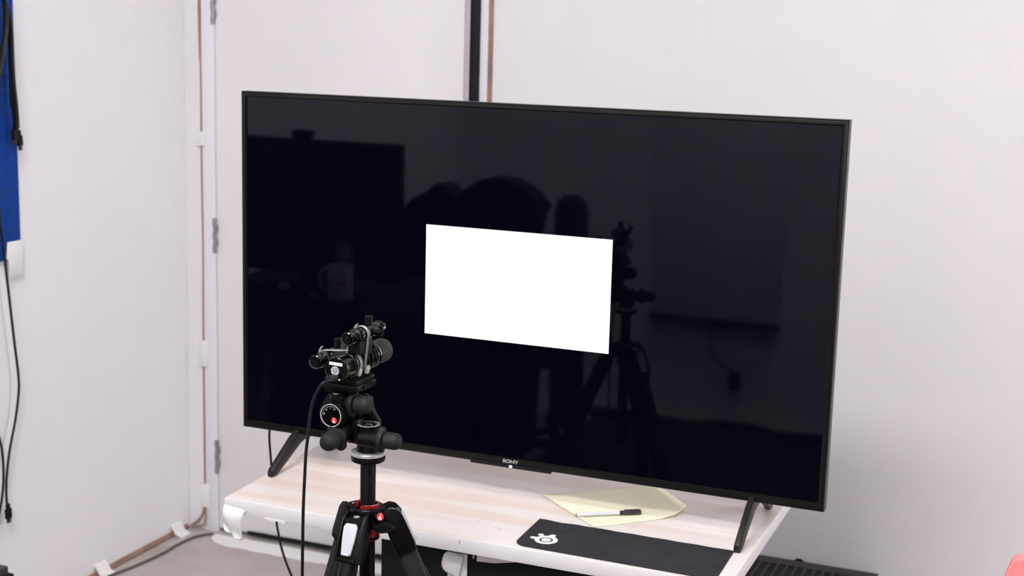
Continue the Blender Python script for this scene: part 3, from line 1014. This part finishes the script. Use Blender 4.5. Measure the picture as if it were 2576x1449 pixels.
pdl.text('410', .0045, pm @ T(0, .0002, .0014), .0001)
pdl.build('pan_dial', 'greyprint', head)
MB().lathe([(.0012, .0012), (.0012, .0018)], (.0045, -.0018, 0), (0, 0, 1), 16, mtx=pm).build('red_emblem', 'emblemred', head)
# spirit level
lv = MB().lathe([(.0105, -.005), (.0100, .0010), (.0085, .0022), (.0060, .0024), (.0060, .0012)], P3(-.0345, -.0385, .3050), n=32)
lv.build('level_housing', 'blackmetal', head)
MB().lathe([(.0060, .0012), (.0045, .0028), (0, .0032)], P3(-.0345, -.0385, .3050), n=32).build('spirit_level', 'bubble', head)
# quick release clamp and plate
qc = MB().prism([(-.064, .3200), (-.064, .3105), (-.058, .3060), (-.012, .3060), (-.003, .3105), (-.003, .3200)], -.028, .030, mtx=ym, bev=.0012)
qc.build('plate_clamp', 'blackmetal', head)
qp = MB().prism([(-.062, .3205), (-.004, .3205), (-.0045, .3275), (-.0095, .3285), (-.0115, .3300), (-.054, .3300), (-.0565, .3285), (-.0615, .3275)], -.027, .029, mtx=ym, bev=.0006)
qp.box(P3(-.0035, 0, 0)[0], P3(-.0005, 0, 0)[0], Y0 - .012, Y0 + .026, Z0 + .3125, Z0 + .3185, .0008)
qp.build('mount_plate', 'blackmetal', head)

# ------------------------------------------------------------ colorimeter on the head
DXc, DZc = -.0245, .3505
dev = thing('colorimeter', 'black tubular light meter with two small laser sights, mounted on the tripod head', 'light meter', P3(DXc, 0, .3305))


def alongy(prof, dx, z, n=48):
    return MB().lathe([(r, h) for r, h in prof], P3(dx, 0, z), (0, 1, 0), n)


body = alongy([(.0180, -.0600), (.0192, -.0588), (.0198, -.0560), (.0198, -.0330), (.0190, -.0325), (.0190, -.0310), (.0198, -.0305), (.0198, -.0220), (.0190, -.0205), (.0178, -.0200), (.0178, -.0120)], DXc, DZc, 64)
body.box(P3(DXc - .010, 0, 0)[0], P3(DXc + .010, 0, 0)[0], Y0 - .030, Y0 + .030, Z0 + .3305, Z0 + .337, .001)
bd = body.build('meter_body', 'glossblack', dev)
lens = alongy([(.0172, -.0120), (.0172, -.004), (.0160, -.003), (.0160, .003), (.0172, .004), (.0172, .010), (.0160, .011), (.0160, .016), (.0172, .017), (.0172, .023), (.0160, .024), (.0160, .029), (.0178, .030), (.0178, .036), (.0168, .037), (.0168, .040), (.0190, .042), (.0200, .045), (.0200, .0530), (.0190, .0545)], DXc, DZc, 64)
lens.build('lens_barrel', 'glossblack', dev)
alongy([(.0165, .0545), (.0170, .0550), (.0170, .0620), (.0188, .0780), (.0190, .0910), (.0184, .0930), (.0160, .0930), (.0150, .0750)], DXc, DZc, 64).build('rubber_hood', 'greyrubber', dev)
bm0 = Matrix.Translation(P3(DXc, -.0600, DZc)) @ XZ
lb = MB().box(-.0115, .0110, .0065, .0112, 0, .0003, mtx=bm0 @ Matrix.Rotation(-.035, 4, 'Z')).build('label_strip', 'white', dev)
lb['label'] = 'white lettered label strip'
MB().text('VERY  VERY', .0042, bm0 @ Matrix.Rotation(-.035, 4, 'Z') @ T(-.0008, .0088, .0005), .0001).build('label_lettering', 'greyprint', lb)
st = MB().lathe([(.0069, 0), (.0069, .0003)], (-.0012, -.0018, 0), (0, 0, 1), 32, mtx=bm0).build('round_sticker', 'stickergrey', dev)
tx = MB()
for s_, yy in (('CR-100', .0014), ('A01494', -.0018), ('CRI', -.0050)):
    tx.text(s_, .0034, bm0 @ T(-.0012, yy, .0005), .0001, .00005, .95)
tx.build('sticker_lettering', 'blackprint', st)
MB().lathe([(.0013, 0), (.0012, .0008), (0, .0010)], (.0062, -.0148, 0), (0, 0, 1), 16, mtx=bm0).build('indicator_light', 'ledgreen', dev)['label'] = 'glowing green indicator light'
MB().text('O', .003, T(*P3(DXc, -.030, DZc)) @ Matrix.Rotation(math.radians(35), 4, 'Y') @ T(0, 0, .0199) @ Matrix.Rotation(0, 4, 'Z'), .0001).build('body_marking', 'greyprint', dev)


def sight(dx, z, ysh, updir, sidek):
    """small laser sight lying along y"""
    s = alongy([(.0040, -.0420 + ysh), (.0060, -.0440 + ysh), (.0095, -.0450 + ysh), (.0108, -.0435 + ysh), (.0110, -.0350 + ysh), (.0107, -.0250 + ysh), (.0100, -.0240 + ysh), (.0100, -.0225 + ysh),
                (.0122, -.0215 + ysh), (.0124, -.0100 + ysh), (.0118, -.0090 + ysh), (.0118, .0060 + ysh), (.0122, .0070 + ysh), (.0122, .0170 + ysh), (.0100, .0190 + ysh), (.0098, .0320 + ysh),
                (.0106, .0340 + ysh), (.0112, .0480 + ysh), (.0110, .0620 + ysh), (.0098, .0640 + ysh)], dx, z, 48)
    for i in range(8):
        a = 2 * PI * i / 8 + .4
        m = T(*P3(dx, 0, z)) @ basis((0, 1, 0)) @ Matrix.Rotation(a, 4, 'Z')
        s.box(.0104, .0113, -.0012, .0012, -.036 + ysh, -.029 + ysh, .0003, mtx=m)
        s.box(.0106, .0115, -.0020, .0020, .050 + ysh, .0615 + ysh, .0004, mtx=m)
    o = s.build('laser_sight', 'glossblack', dev)
    pb_ = alongy([(.0065, -.0452 + ysh), (.0062, -.0449 + ysh)], dx, z, 32)
    pb_.ring(.0052, .0068, -.0462 + ysh, -.0448 + ysh, P3(dx, 0, z), (0, 1, 0), 40)
    pb_.lathe([(.0024, -.0450 + ysh), (.0022, -.0478 + ysh), (0, -.0482 + ysh)], P3(dx, 0, z), (0, 1, 0), 24)
    pb_.build('sight_button', 'blackmetal', o)
    for d in ([updir] + ([sidek] if sidek else [])):
        q = Vector(P3(dx, .0260 + ysh, z)) + Vector(d) * .0085
        k = MB().lathe([(.0046, 0), (.0046, .0050), (.0052, .0055), (.0052, .0090), (.0058, .0095), (.0058, .0150), (.0052, .0156), (.0032, .0156), (.0030, .0148)], q, d, 32)
        for i in range(24):
            m = T(*q) @ basis(d) @ Matrix.Rotation(2 * PI * i / 24, 4, 'Z')
            k.box(.0056, .0061, -.0003, .0003, .0097, .0148, mtx=m)
        k.build('adjuster', 'blackmetal', o)
    return o


sight(-.0145, .3945, 0, (0, 0, 1), (1, 0, 0))
sight(-.0665, .3545, -.004, (0, 0, 1), None)
# saddle blocks between sights and barrel
sd = MB().box(P3(-.026, 0, 0)[0], P3(-.0055, 0, 0)[0], Y0 - .020, Y0 + .022, Z0 + .3665, Z0 + .386, .0015)
sd.prism([(-.043, .3600), (-.036, .3685), (-.016, .3685), (-.0085, .363), (-.010, .360), (-.017, .3655), (-.034, .3655), (-.041, .357)], -.028, .018, mtx=ym, bev=.0006)
sd.build('sight_mount', 'blackmat', dev)
MB().box(P3(-.058, 0, 0)[0], P3(-.040, 0, 0)[0], Y0 - .022, Y0 + .014, Z0 + .3455, Z0 + .362, .002).build('sight_mount', 'blackmat', dev)


def clamp(c1, r1, c2, r2, y0, y1, screw, scr_dir, tail):
    pts = []
    for (cx, cz), r in ((c1, r1), (c2, r2)):
        for i in range(64):
            a = 2 * PI * i / 64
            pts.append((round(cx + r * math.cos(a), 6), round(cz + r * math.sin(a), 6)))
    hl = hull(pts)
    n = len(hl)
    cx, cz = sum(p[0] for p in hl) / n, sum(p[1] for p in hl) / n
    bm = bmesh.new()
    rows = []
    for i, (x, z) in enumerate(hl):
        xa, za = hl[i - 1]
        xb, zb = hl[(i + 1) % n]
        t = Vector((xb - xa, zb - za)).normalized()
        nx, nz = t.y, -t.x
        rows.append([bm.verts.new(P3(x + nx * o_, yy, z + nz * o_)) for o_, yy in ((0, y0), (.0009, y0), (.0009, y1), (0, y1))])
    for i in range(n):
        a, b_ = rows[i], rows[(i + 1) % n]
        for q in range(4):
            bm.faces.new((a[q], b_[q], b_[(q + 1) % 4], a[(q + 1) % 4]))
    bmesh.ops.recalc_face_normals(bm, faces=bm.faces)
    m = MB()
    m.bm.free()
    m.bm = bm
    # free tail of the band sticking up
    (tx0, tz0), (tx1, tz1) = tail
    m.prism([(tx0, tz0), (tx0 + .0008, tz0 - .0008), ((tx0 + tx1) / 2 + .001, (tz0 + tz1) / 2 + .0008), (tx1 + .0006, tz1), (tx1, tz1 + .0004), ((tx0 + tx1) / 2, (tz0 + tz1) / 2 + .0022)], -y1, -y0, mtx=T(X0, Y0, Z0) @ XZ)
    o = m.build('hose_clamp', 'silver', dev)
    # slots along the band
    sl = MB()
    tot = 0
    last = None
    for i, (x, z) in enumerate(hl):
        xb, zb = hl[(i + 1) % n]
        seg = math.hypot(xb - x, zb - z)
        k = max(1, int(seg / .0017 + .5)) if seg > .0015 else 1
        for j in range(k):
            s_ = (j + .5) / k
            px, pz = x + (xb - x) * s_, z + (zb - z) * s_
            if px < cx - .004 or pz > max(p[1] for p in hl) - .004:
                continue
            if last and math.hypot(px - last[0], pz - last[1]) < .0015:
                continue
            last = (px, pz)
            t = Vector((xb - x, zb - z)).normalized()
            ang = math.atan2(t.y, t.x)
            mm = T(X0 + px, Y0, Z0 + pz) @ XZ @ Matrix.Rotation(ang, 4, 'Z')
            sl.box(-.00035, .00035, -.00125, -.0006, -y1 + .0012, -y0 - .0012, mtx=mm)
    sl.build('band_slots', 'blackmat', o)
    q = Vector(P3(*screw))
    h = MB().lathe([(.0016, -.0060), (.0022, -.0058), (.0022, -.0040), (.0040, -.0038), (.0042, .0034), (.0026, .0038), (.0026, .0044), (.0032, .0046), (.0030, .0068), (.0018, .0070)], q, scr_dir, 8)
    h.build('clamp_screw', 'silver', o)


clamp((-.0665, .3545), .0124, (DXc, DZc), .0200, -.0190, -.0125, (-.0075, -.0165, .3390), (.3, .0, .9), ((-.079, .3600), (-.0735, .3720)))
clamp((-.0145, .3945), .0125, (DXc, DZc), .0176, -.0020, .0040, (-.0035, .0010, .3395), (.35, .0, .9), ((-.0275, .3995), (-.0215, .4095)))

# USB cable from the back of the meter to the floor
uc = thing('usb_cable', 'thin black cable drooping from the light meter down past the tripod', 'cable', (X0 - .03, Y0 - .09, 0))
u = lambda p: (p[0], p[1], p[2] + Z0)
yq = Y0 - .09
path = [(X0 - .0235, Y0 - .072, .3385), (X0 - .027, Y0 - .084, .3375), (-.004 - .004, yq, .334), (-.016, yq, .322), (-.023, yq, .306), (-.028, yq, .284), (-.031, yq, .256), (-.035, yq, .224), (-.037, yq, .187), (-.039, yq, .149), (-.040, yq, .111), (-.041, yq, .029), (-.041, yq, -.15), (-.040, yq, -.40), (-.045, yq - .01, -.62), (-.055, yq - .05, -.77), (-.10, yq - .12, -.7965), (-.25, yq - .25, -.7965), (-.5, yq - .3, -.7965)]
MB().tube([u(p) for p in path], .0024, n=12, smooth=8).build('cable', 'cable', uc)
pm_ = T(*P3(-.0245, -.066, .3395)) @ Matrix.Rotation(math.radians(-22), 4, 'Z')
MB().box(-.0055, .0055, -.0085, .0055, -.0035, .0035, .001, mtx=pm_).box(-.0035, .0035, -.0125, -.008, -.0028, .0028, .001, mtx=pm_).build('plug', 'rubber', uc)

# ------------------------------------------------------------ cables behind and under the table
tag(MB().tube([(-.600, .10, Z0 + .10), (-.616, .10, Z0 - .02), (-.624, .11, Z0 - .06), (-.632, .13, Z0 - .12), (-.628, .13, Z0 - .19), (-.608, .11, Z0 - .24), (-.585, .10, Z0 - .31), (-.556, .10, Z0 - .375), (-.52, .10, Z0 - .44), (-.47, .1, Z0 - .60), (-.44, .1, .05), (-.40, .12, .006), (-.25, .25, .006)], .0026, n=10).build('power_cable', 'cable'),
    'black power cable hanging behind the left end of the television down to the floor', 'cable')

# ------------------------------------------------------------ things on the left wall
pg = thing('pegboard', 'blue perforated metal panel on the left wall at the photo edge', 'pegboard', (XL, .2, Z0 + .6))
PX = XL + .012
MB().box(XL + .003, PX, -.35, .4905, Z0 + .213, 2.35, .001).build('panel', 'blue', pg)
hl_, sl_ = MB(), MB()
for j in range(34):
    for i in range(3):
        hl_.cyl((PX, .4465 - i * .0380, Z0 + .2205 + j * .02525), (PX + .0006, .4465 - i * .0380, Z0 + .2205 + j * .02525), .0030, n=12)
    if j % 2 == 0:
        for i in range(3):
            zz = Z0 + .2395 + j * .02525
            sl_.box(PX, PX + .0006, .4560 - i * .038, .4610 - i * .038, zz - .012, zz + .012)
hl_.build('round_holes', 'slot', pg)
sl_.build('slots', 'slotblue', pg)
MB().cyl((PX, .482, Z0 + .590), (PX + .004, .482, Z0 + .590), .006, n=20).build('screw', 'slot', pg)
strip('tape_piece', 'white tape flap on the lower right corner of the blue pegboard', 'tape',
      MB().prism([(.431, .219), (.437, .262), (.492, .262), (.494, .225), (.492, .170), (.444, .166), (.440, .170), (.438, .21)], .0005, .004, mtx=T(PX, 0, Z0) @ YZ, bev=.001), 'wtape')
strip('white_bracket', 'small white bracket beside the blue pegboard behind the hanging cable ends', 'bracket',
      MB().box(XL, XL + .008, .493, .502, Z0 + .538, Z0 + .622, .001), 'wtape')

CX = -1.612


def plug(parent, p, d, w=.0095, l=.042, m='blackmat'):
    d = Vector(d).normalized()
    mm = T(*p) @ basis(d, (1, 0, 0))
    MB().box(-w, w, -.005, .005, 0, l, .002, mtx=mm).box(-w * .6, w * .6, -.004, .004, -.014, .001, .002, mtx=mm).build('plug', m, parent)
    MB().box(-w * .65, w * .65, -.0025, .0025, l, l + .012, .0005, mtx=mm).build('connector', 'gold' if m == 'gold' else 'casegrey', parent)


bcab = [
    ('black cable in the bundle over the pegboard, ending in the lower right plug', [(.38, 1.15), (.432, .93), (.447, .855), (.453, .794), (.4535, .712), (.454, .640), (.463, .585), (.472, .548)], .0052, (.4735, .545), (.10, -1)),
    ('black cable in the bundle over the pegboard, ending in the upper left plug', [(.36, 1.15), (.417, .93), (.440, .865), (.447, .815), (.4475, .754), (.449, .690), (.456, .620), (.458, .580), (.458, .565)], .0055, (.458, .562), (.0, -1)),
]
for lab, pts, r, pp, pd_ in bcab:
    t = thing('hdmi_cable', lab, 'cable', (CX, pp[0], Z0 + pp[1]), 'cables hanging over the pegboard')
    MB().tube([(CX + (.009 if 'upper' in lab else -.003), a, Z0 + b_) for a, b_ in pts], r, n=10).build('cable', 'cable', t)
    plug(t, (CX, pp[0], Z0 + pp[1]), (0, pd_[0], pd_[1]), .0085, .028)
t = MB().tube([(CX + .012, .30, Z0 + 1.2), (CX + .012, .395, Z0 + .99), (CX + .012, .420, Z0 + .90), (CX + .012, .422, Z0 + .84), (CX + .012, .410, Z0 + .78), (CX + .012, .37, Z0 + .70), (CX + .006, .27, Z0 + .60)], .0062, n=10)
tag(t.build('looped_cable', 'cable'), 'thick black cable looping leftward across the top of the pegboard', 'cable')
t = MB().tube([(CX + .026, .32, Z0 + 1.2), (CX + .026, .385, Z0 + .99), (CX + .026, .408, Z0 + .90), (CX + .026, .411, Z0 + .85), (CX + .026, .402, Z0 + .79), (CX + .026, .368, Z0 + .69), (CX + .02, .27, Z0 + .57)], .0058, n=10)
tag(t.build('looped_cable', 'cable'), 'second black cable looping beside the thick one at the top left edge', 'cable')
t = thing('video_cable', 'long black cable curving down the left wall to a plug near the floor', 'cable', (-1.62, .39, Z0 - .46))
lc = [(.385, .50), (.395, .38), (.400, .32), (.409, .256), (.421, .147), (.437, .003), (.450, -.109), (.446, -.164), (.431, -.227), (.407, -.299), (.391, -.372), (.387, -.427), (.391, -.455)]
MB().tube([(-1.62, a, Z0 + b_) for a, b_ in lc], .0034, n=10).build('cable', 'cable', t)
plug(t, (-1.62, .392, Z0 - .462), (0, .05, -1), .010, .028)
t = MB().tube([(-1.62, .30, Z0 - .10), (-1.62, .345, Z0 - .19), (-1.62, .371, Z0 - .267), (-1.62, .379, Z0 - .313), (-1.62, .379, Z0 - .369), (-1.62, .373, Z0 - .412), (-1.62, .355, Z0 - .47), (-1.62, .30, Z0 - .55)], .0034, n=10)
tag(t.build('wall_cable', 'cable'), 'short bend of black cable at the left photo edge beside the long one', 'cable')

# black case, bottom left corner
bc = thing('storage_case', 'black case with stepped lid in the bottom left corner of the photo', 'case', (-1.5, .1, 0))
zc_ = Z0 - .44
ca = (-1.290, .037)
MB().box(-1.60, ca[0], -.45, ca[1], 0, zc_ - .022, .003).build('body', 'blackmat', bc)
MB().box(-1.60, ca[0] - .006, -.45, ca[1] - .012, zc_ - .020, zc_, .003).build('lid', 'desk', bc)

# vented grey case by the back wall
gb = thing('vented_case', 'charcoal slotted metal case on the floor against the back wall, right of the table', 'case', (.3, 1.0, 0))
zt = Z0 - .57
MB().box(-.05, .583, .72, 1.243, 0, zt - .004, .004).build('body', 'casegrey', gb)
tp = MB().box(-.05, .583, 1.196, 1.243, zt - .004, zt).box(-.05, .583, .72, .76, zt - .004, zt)
sx_ = .583 - .030
slots_n = 0
xx = .583
tp.box(.565, .583, .76, 1.196, zt - .004, zt)
xx = .565
while xx > -.02:
    nx = xx - .0185
    tp.box(nx - .0062, nx, .76, 1.196, zt - .004, zt)
    xx = nx - .0062
tp.build('slotted_top', 'casegrey', gb)
MB().box(-.048, .58, .76, 1.196, zt - .0039, zt - .0025).build('slot_mesh', 'casedark', gb)
MB().lathe([(.017, 0), (.017, .008), (.015, .010)], (.367, 1.243, zt - .0125), (0, 1, 0), n=32).build('knob', 'blackmat', gb)

# coral red chair, bottom right corner (only its top corner is in view)
ch = thing('red_chair', 'coral red chair whose rounded back top shows in the bottom right corner', 'chair', (1.13, -.35, 0))
BX, BY, BZ = 1.139, -.30, .879
pts = []
for i in range(13):
    a = math.radians(90 + 78 * i / 12)
    pts.append((-.1775 + .0, 0))
pts = [(-.165, .0), (-.171, -.0015), (-.177, -.006), (-.181, -.013), (-.190, -.045), (-.205, -.12), (-.215, -.25), (-.20, -.36), (-.17, -.40), (.17, -.40), (.20, -.36), (.215, -.25), (.205, -.12), (.190, -.045), (.181, -.013), (.177, -.006), (.171, -.0015), (.165, .0)]
pts += [(.158, -.004), (.155, -.010), (.150, -.0150), (-.150, -.0150), (-.155, -.010), (-.158, -.004)]
chm = T(BX, BY, BZ) @ XZ
MB().prism(pts, -.016, .012, mtx=chm, bev=.005, seg=3).build('backrest', 'pinkred', ch)
MB().box(BX - .21, BX + .21, BY - .42, BY + .0, .44, .465, .01, 3).build('seat', 'pinkred', ch)
for sx2, sy2 in ((-1, -.40), (1, -.40), (-1, -.02), (1, -.02)):
    MB().cyl((BX + sx2 * .18, BY + sy2, .44), (BX + sx2 * .20, BY + sy2, 0), .012, n=16).build('leg', 'silver', ch)
for q in (BX - .16, BX + .16):
    MB().box(q - .01, q + .01, BY - .012, BY + .012, .44, .52, .003).build('back_support', 'pinkred', ch)

# ------------------------------------------------------------ the other side of the room, seen only in the screen
dk = thing('work_desk', 'dark desk seen only as a reflection at the left of the television screen', 'desk', (-1.2, -1.5, 0))
MB().box(-1.64, -.90, -1.85, -1.20, .77, .80, .004).build('desktop', 'blackmat', dk)
for x, y_ in ((-1.60, -1.24), (-.94, -1.24), (-1.60, -1.81), (-.94, -1.81)):
    MB().box(x - .02, x + .02, y_ - .02, y_ + .02, 0, .77, .003).build('leg', 'desk', dk)
MB().box(-1.30, -.91, -1.80, -1.24, .02, .77, .003).build('drawer_unit', 'blackmat', dk)
tag(MB().box(-1.63, -.99, -2.10, -1.90, 0, .82, .004).box(-1.635, -.985, -2.105, -1.895, .82, .835, .003).build('low_cabinet', 'blackmat'), 'low black cabinet behind the desk, reflected beside the chair', 'cabinet')
mo = thing('desk_monitor', 'black monitor reflected at the left of the television screen', 'monitor', (-1.31, -1.54, .80))
MB().box(-1.62, -1.005, -1.54, -1.50, .84, Z0 + .483, .006).build('display', 'blackmat', mo)
MB().box(-1.39, -1.33, -1.58, -1.545, .81, 1.0, .004).box(-1.48, -1.24, -1.68, -1.50, .801, .813, .004).build('stand', 'blackmat', mo)
wc = MB().box(-1.405, -1.335, -1.55, -1.50, Z0 + .485, Z0 + .512, .010, 3).cyl((-1.37, -1.50, Z0 + .498), (-1.37, -1.492, Z0 + .498), .010)
tag(wc.build('webcam', 'blackmat'), 'black webcam on top of the monitor reflected in the television', 'webcam')
mg = thing('mug', 'pale mug on the desk, reflected in the television screen', 'mug', (-1.14, -1.36, .801))
MB().lathe([(.038, 0), (.041, .004), (.041, .108), (.038, .108), (.037, .008), (0, .008)], (-1.14, -1.36, .801), n=40).build('cup', 'mug', mg)
MB().tube([(-1.178, -1.36, .895), (-1.202, -1.36, .888), (-1.213, -1.36, .858), (-1.202, -1.36, .828), (-1.178, -1.36, .820)], .006, n=10).build('handle', 'mug', mg)
MB().box(-1.122, -1.10, -1.3215, -1.319, .848, .862).build('red_mark', 'emblemred', mg)
gl = MB().lathe([(.028, 0), (.030, .003), (.030, .165), (.026, .172), (0, .172)], (-1.17, -1.44, .801), n=32)
tag(gl.build('bottle', 'glass'), 'dark glass bottle behind the mug, reflected in the television screen', 'bottle')
for nm, x, y_, s_, m_, lab in (('eraser', -1.37, -1.40, .018, 'mug', 'small pale box on the desk, farther from the reflected mug'), ('tape_roll', -1.29, -1.41, .020, 'blue', 'small blue block on the desk next to the reflected mug'), ('orange_block', -1.215, -1.33, .013, 'orange', 'small orange block under the reflected mug handle')):
    tag(MB().box(x - s_, x + s_, y_ - s_ * .6, y_ + s_ * .6, .801, .801 + s_ * 1.3, .003).build(nm, m_), lab, 'block')
tag(MB().prism(rrect(-.88, 2.4, -3.30, -.85, .02), .0005, .008).build('floor_rug', mat('dark_rug', (.035, .032, .036, 1), .95, noise=.3, nscale=60, spec=.1)),
    'dark rug on the floor behind the tripod, reflected low in the screen', 'rug')
# office chairs silhouettes
oc = thing('office_chair', 'dark high-backed office chair draped with a coat, reflected behind the white rectangle', 'chair', (-.98, -2.2, 0))
sh = [(-.40, -.93), (-.42, -.55), (-.43, -.20), (-.40, -.05), (-.345, .015), (-.28, .045), (-.255, .075), (-.215, .08), (-.185, .06), (-.165, .035), (-.13, .06), (-.07, .105), (.0, .115), (.07, .105), (.14, .065), (.185, .015), (.165, -.02), (.15, -.10), (.16, -.55), (.14, -.93)]
MB().prism([(x * .98, z * .98) for x, z in sh], -.06, .06, mtx=T(-.945, -2.2, Z0 + .215) @ XZ, bev=.015, seg=3).build('backrest', 'blackmat', oc)
MB().box(-1.22, -.74, -2.75, -2.24, .42, .52, .03, 3).build('seat', 'blackmat', oc)
MB().cyl((-.98, -2.45, .08), (-.98, -2.45, .42), .03).build('post', 'blackmat', oc)
for i in range(5):
    a = 2 * PI * i / 5
    MB().tube([(-.98, -2.45, .09), (-.98 + .28 * math.cos(a), -2.45 + .28 * math.sin(a), .06)], .018, smooth=0).sphere((-.98 + .28 * math.cos(a), -2.45 + .28 * math.sin(a), .028), .028, n=16).build('base_arm', 'blackmat', oc)
tf = MB().lathe([(.085, 0), (.085, .02), (.072, .03), (.072, .90), (.062, .95), (.03, .975), (0, .98)], (-.965, -3.02, 0), n=40)
tag(tf.build('tower_fan', 'blackmat'), 'slim dark tower fan reflected above the right part of the white rectangle', 'fan')
wb = thing('whiteboard', 'white board with dark tray on the opposite wall, reflected at the right of the screen', 'whiteboard', (-.41, YF, 1.2))
MB().box(-.70, -.135, YF + .003, YF + .012, Z0 - .345, 1.95, .002).build('board', 'wall', wb)
MB().box(-.70, -.135, YF + .003, YF + .05, Z0 - .375, Z0 - .345, .004).build('tray', 'desk', wb)
so = thing('wall_adapter', 'dark power adapter hanging low on the opposite wall, reflected under the tray', 'adapter', (-.36, YF, .2))
MB().box(-.335, -.29, YF + .005, YF + .04, .155, .23, .006).build('adapter_body', 'blackmat', so)
MB().tube([(-.43, YF + .01, Z0 - .38), (-.43, YF + .02, .34), (-.40, YF + .02, .28), (-.31, YF + .02, .22)], .004).build('cord', 'cable', so)
random.seed(3)
pts = [(-1.0 + i * .13, YF + .05 + random.uniform(0, .16), .012 + (i % 3) * .008) for i in range(14)]
for lab, off in (('black cable tangle along the foot of the opposite wall, reflected low in the screen', 0), ('second black cable snaking along the foot of the opposite wall', .06)):
    q = [(x + off, y_ + random.uniform(-.04, .08), z) for x, y_, z in pts]
    tag(MB().tube(q, .012, n=8).build('floor_cable', 'cable'), lab, 'cable')
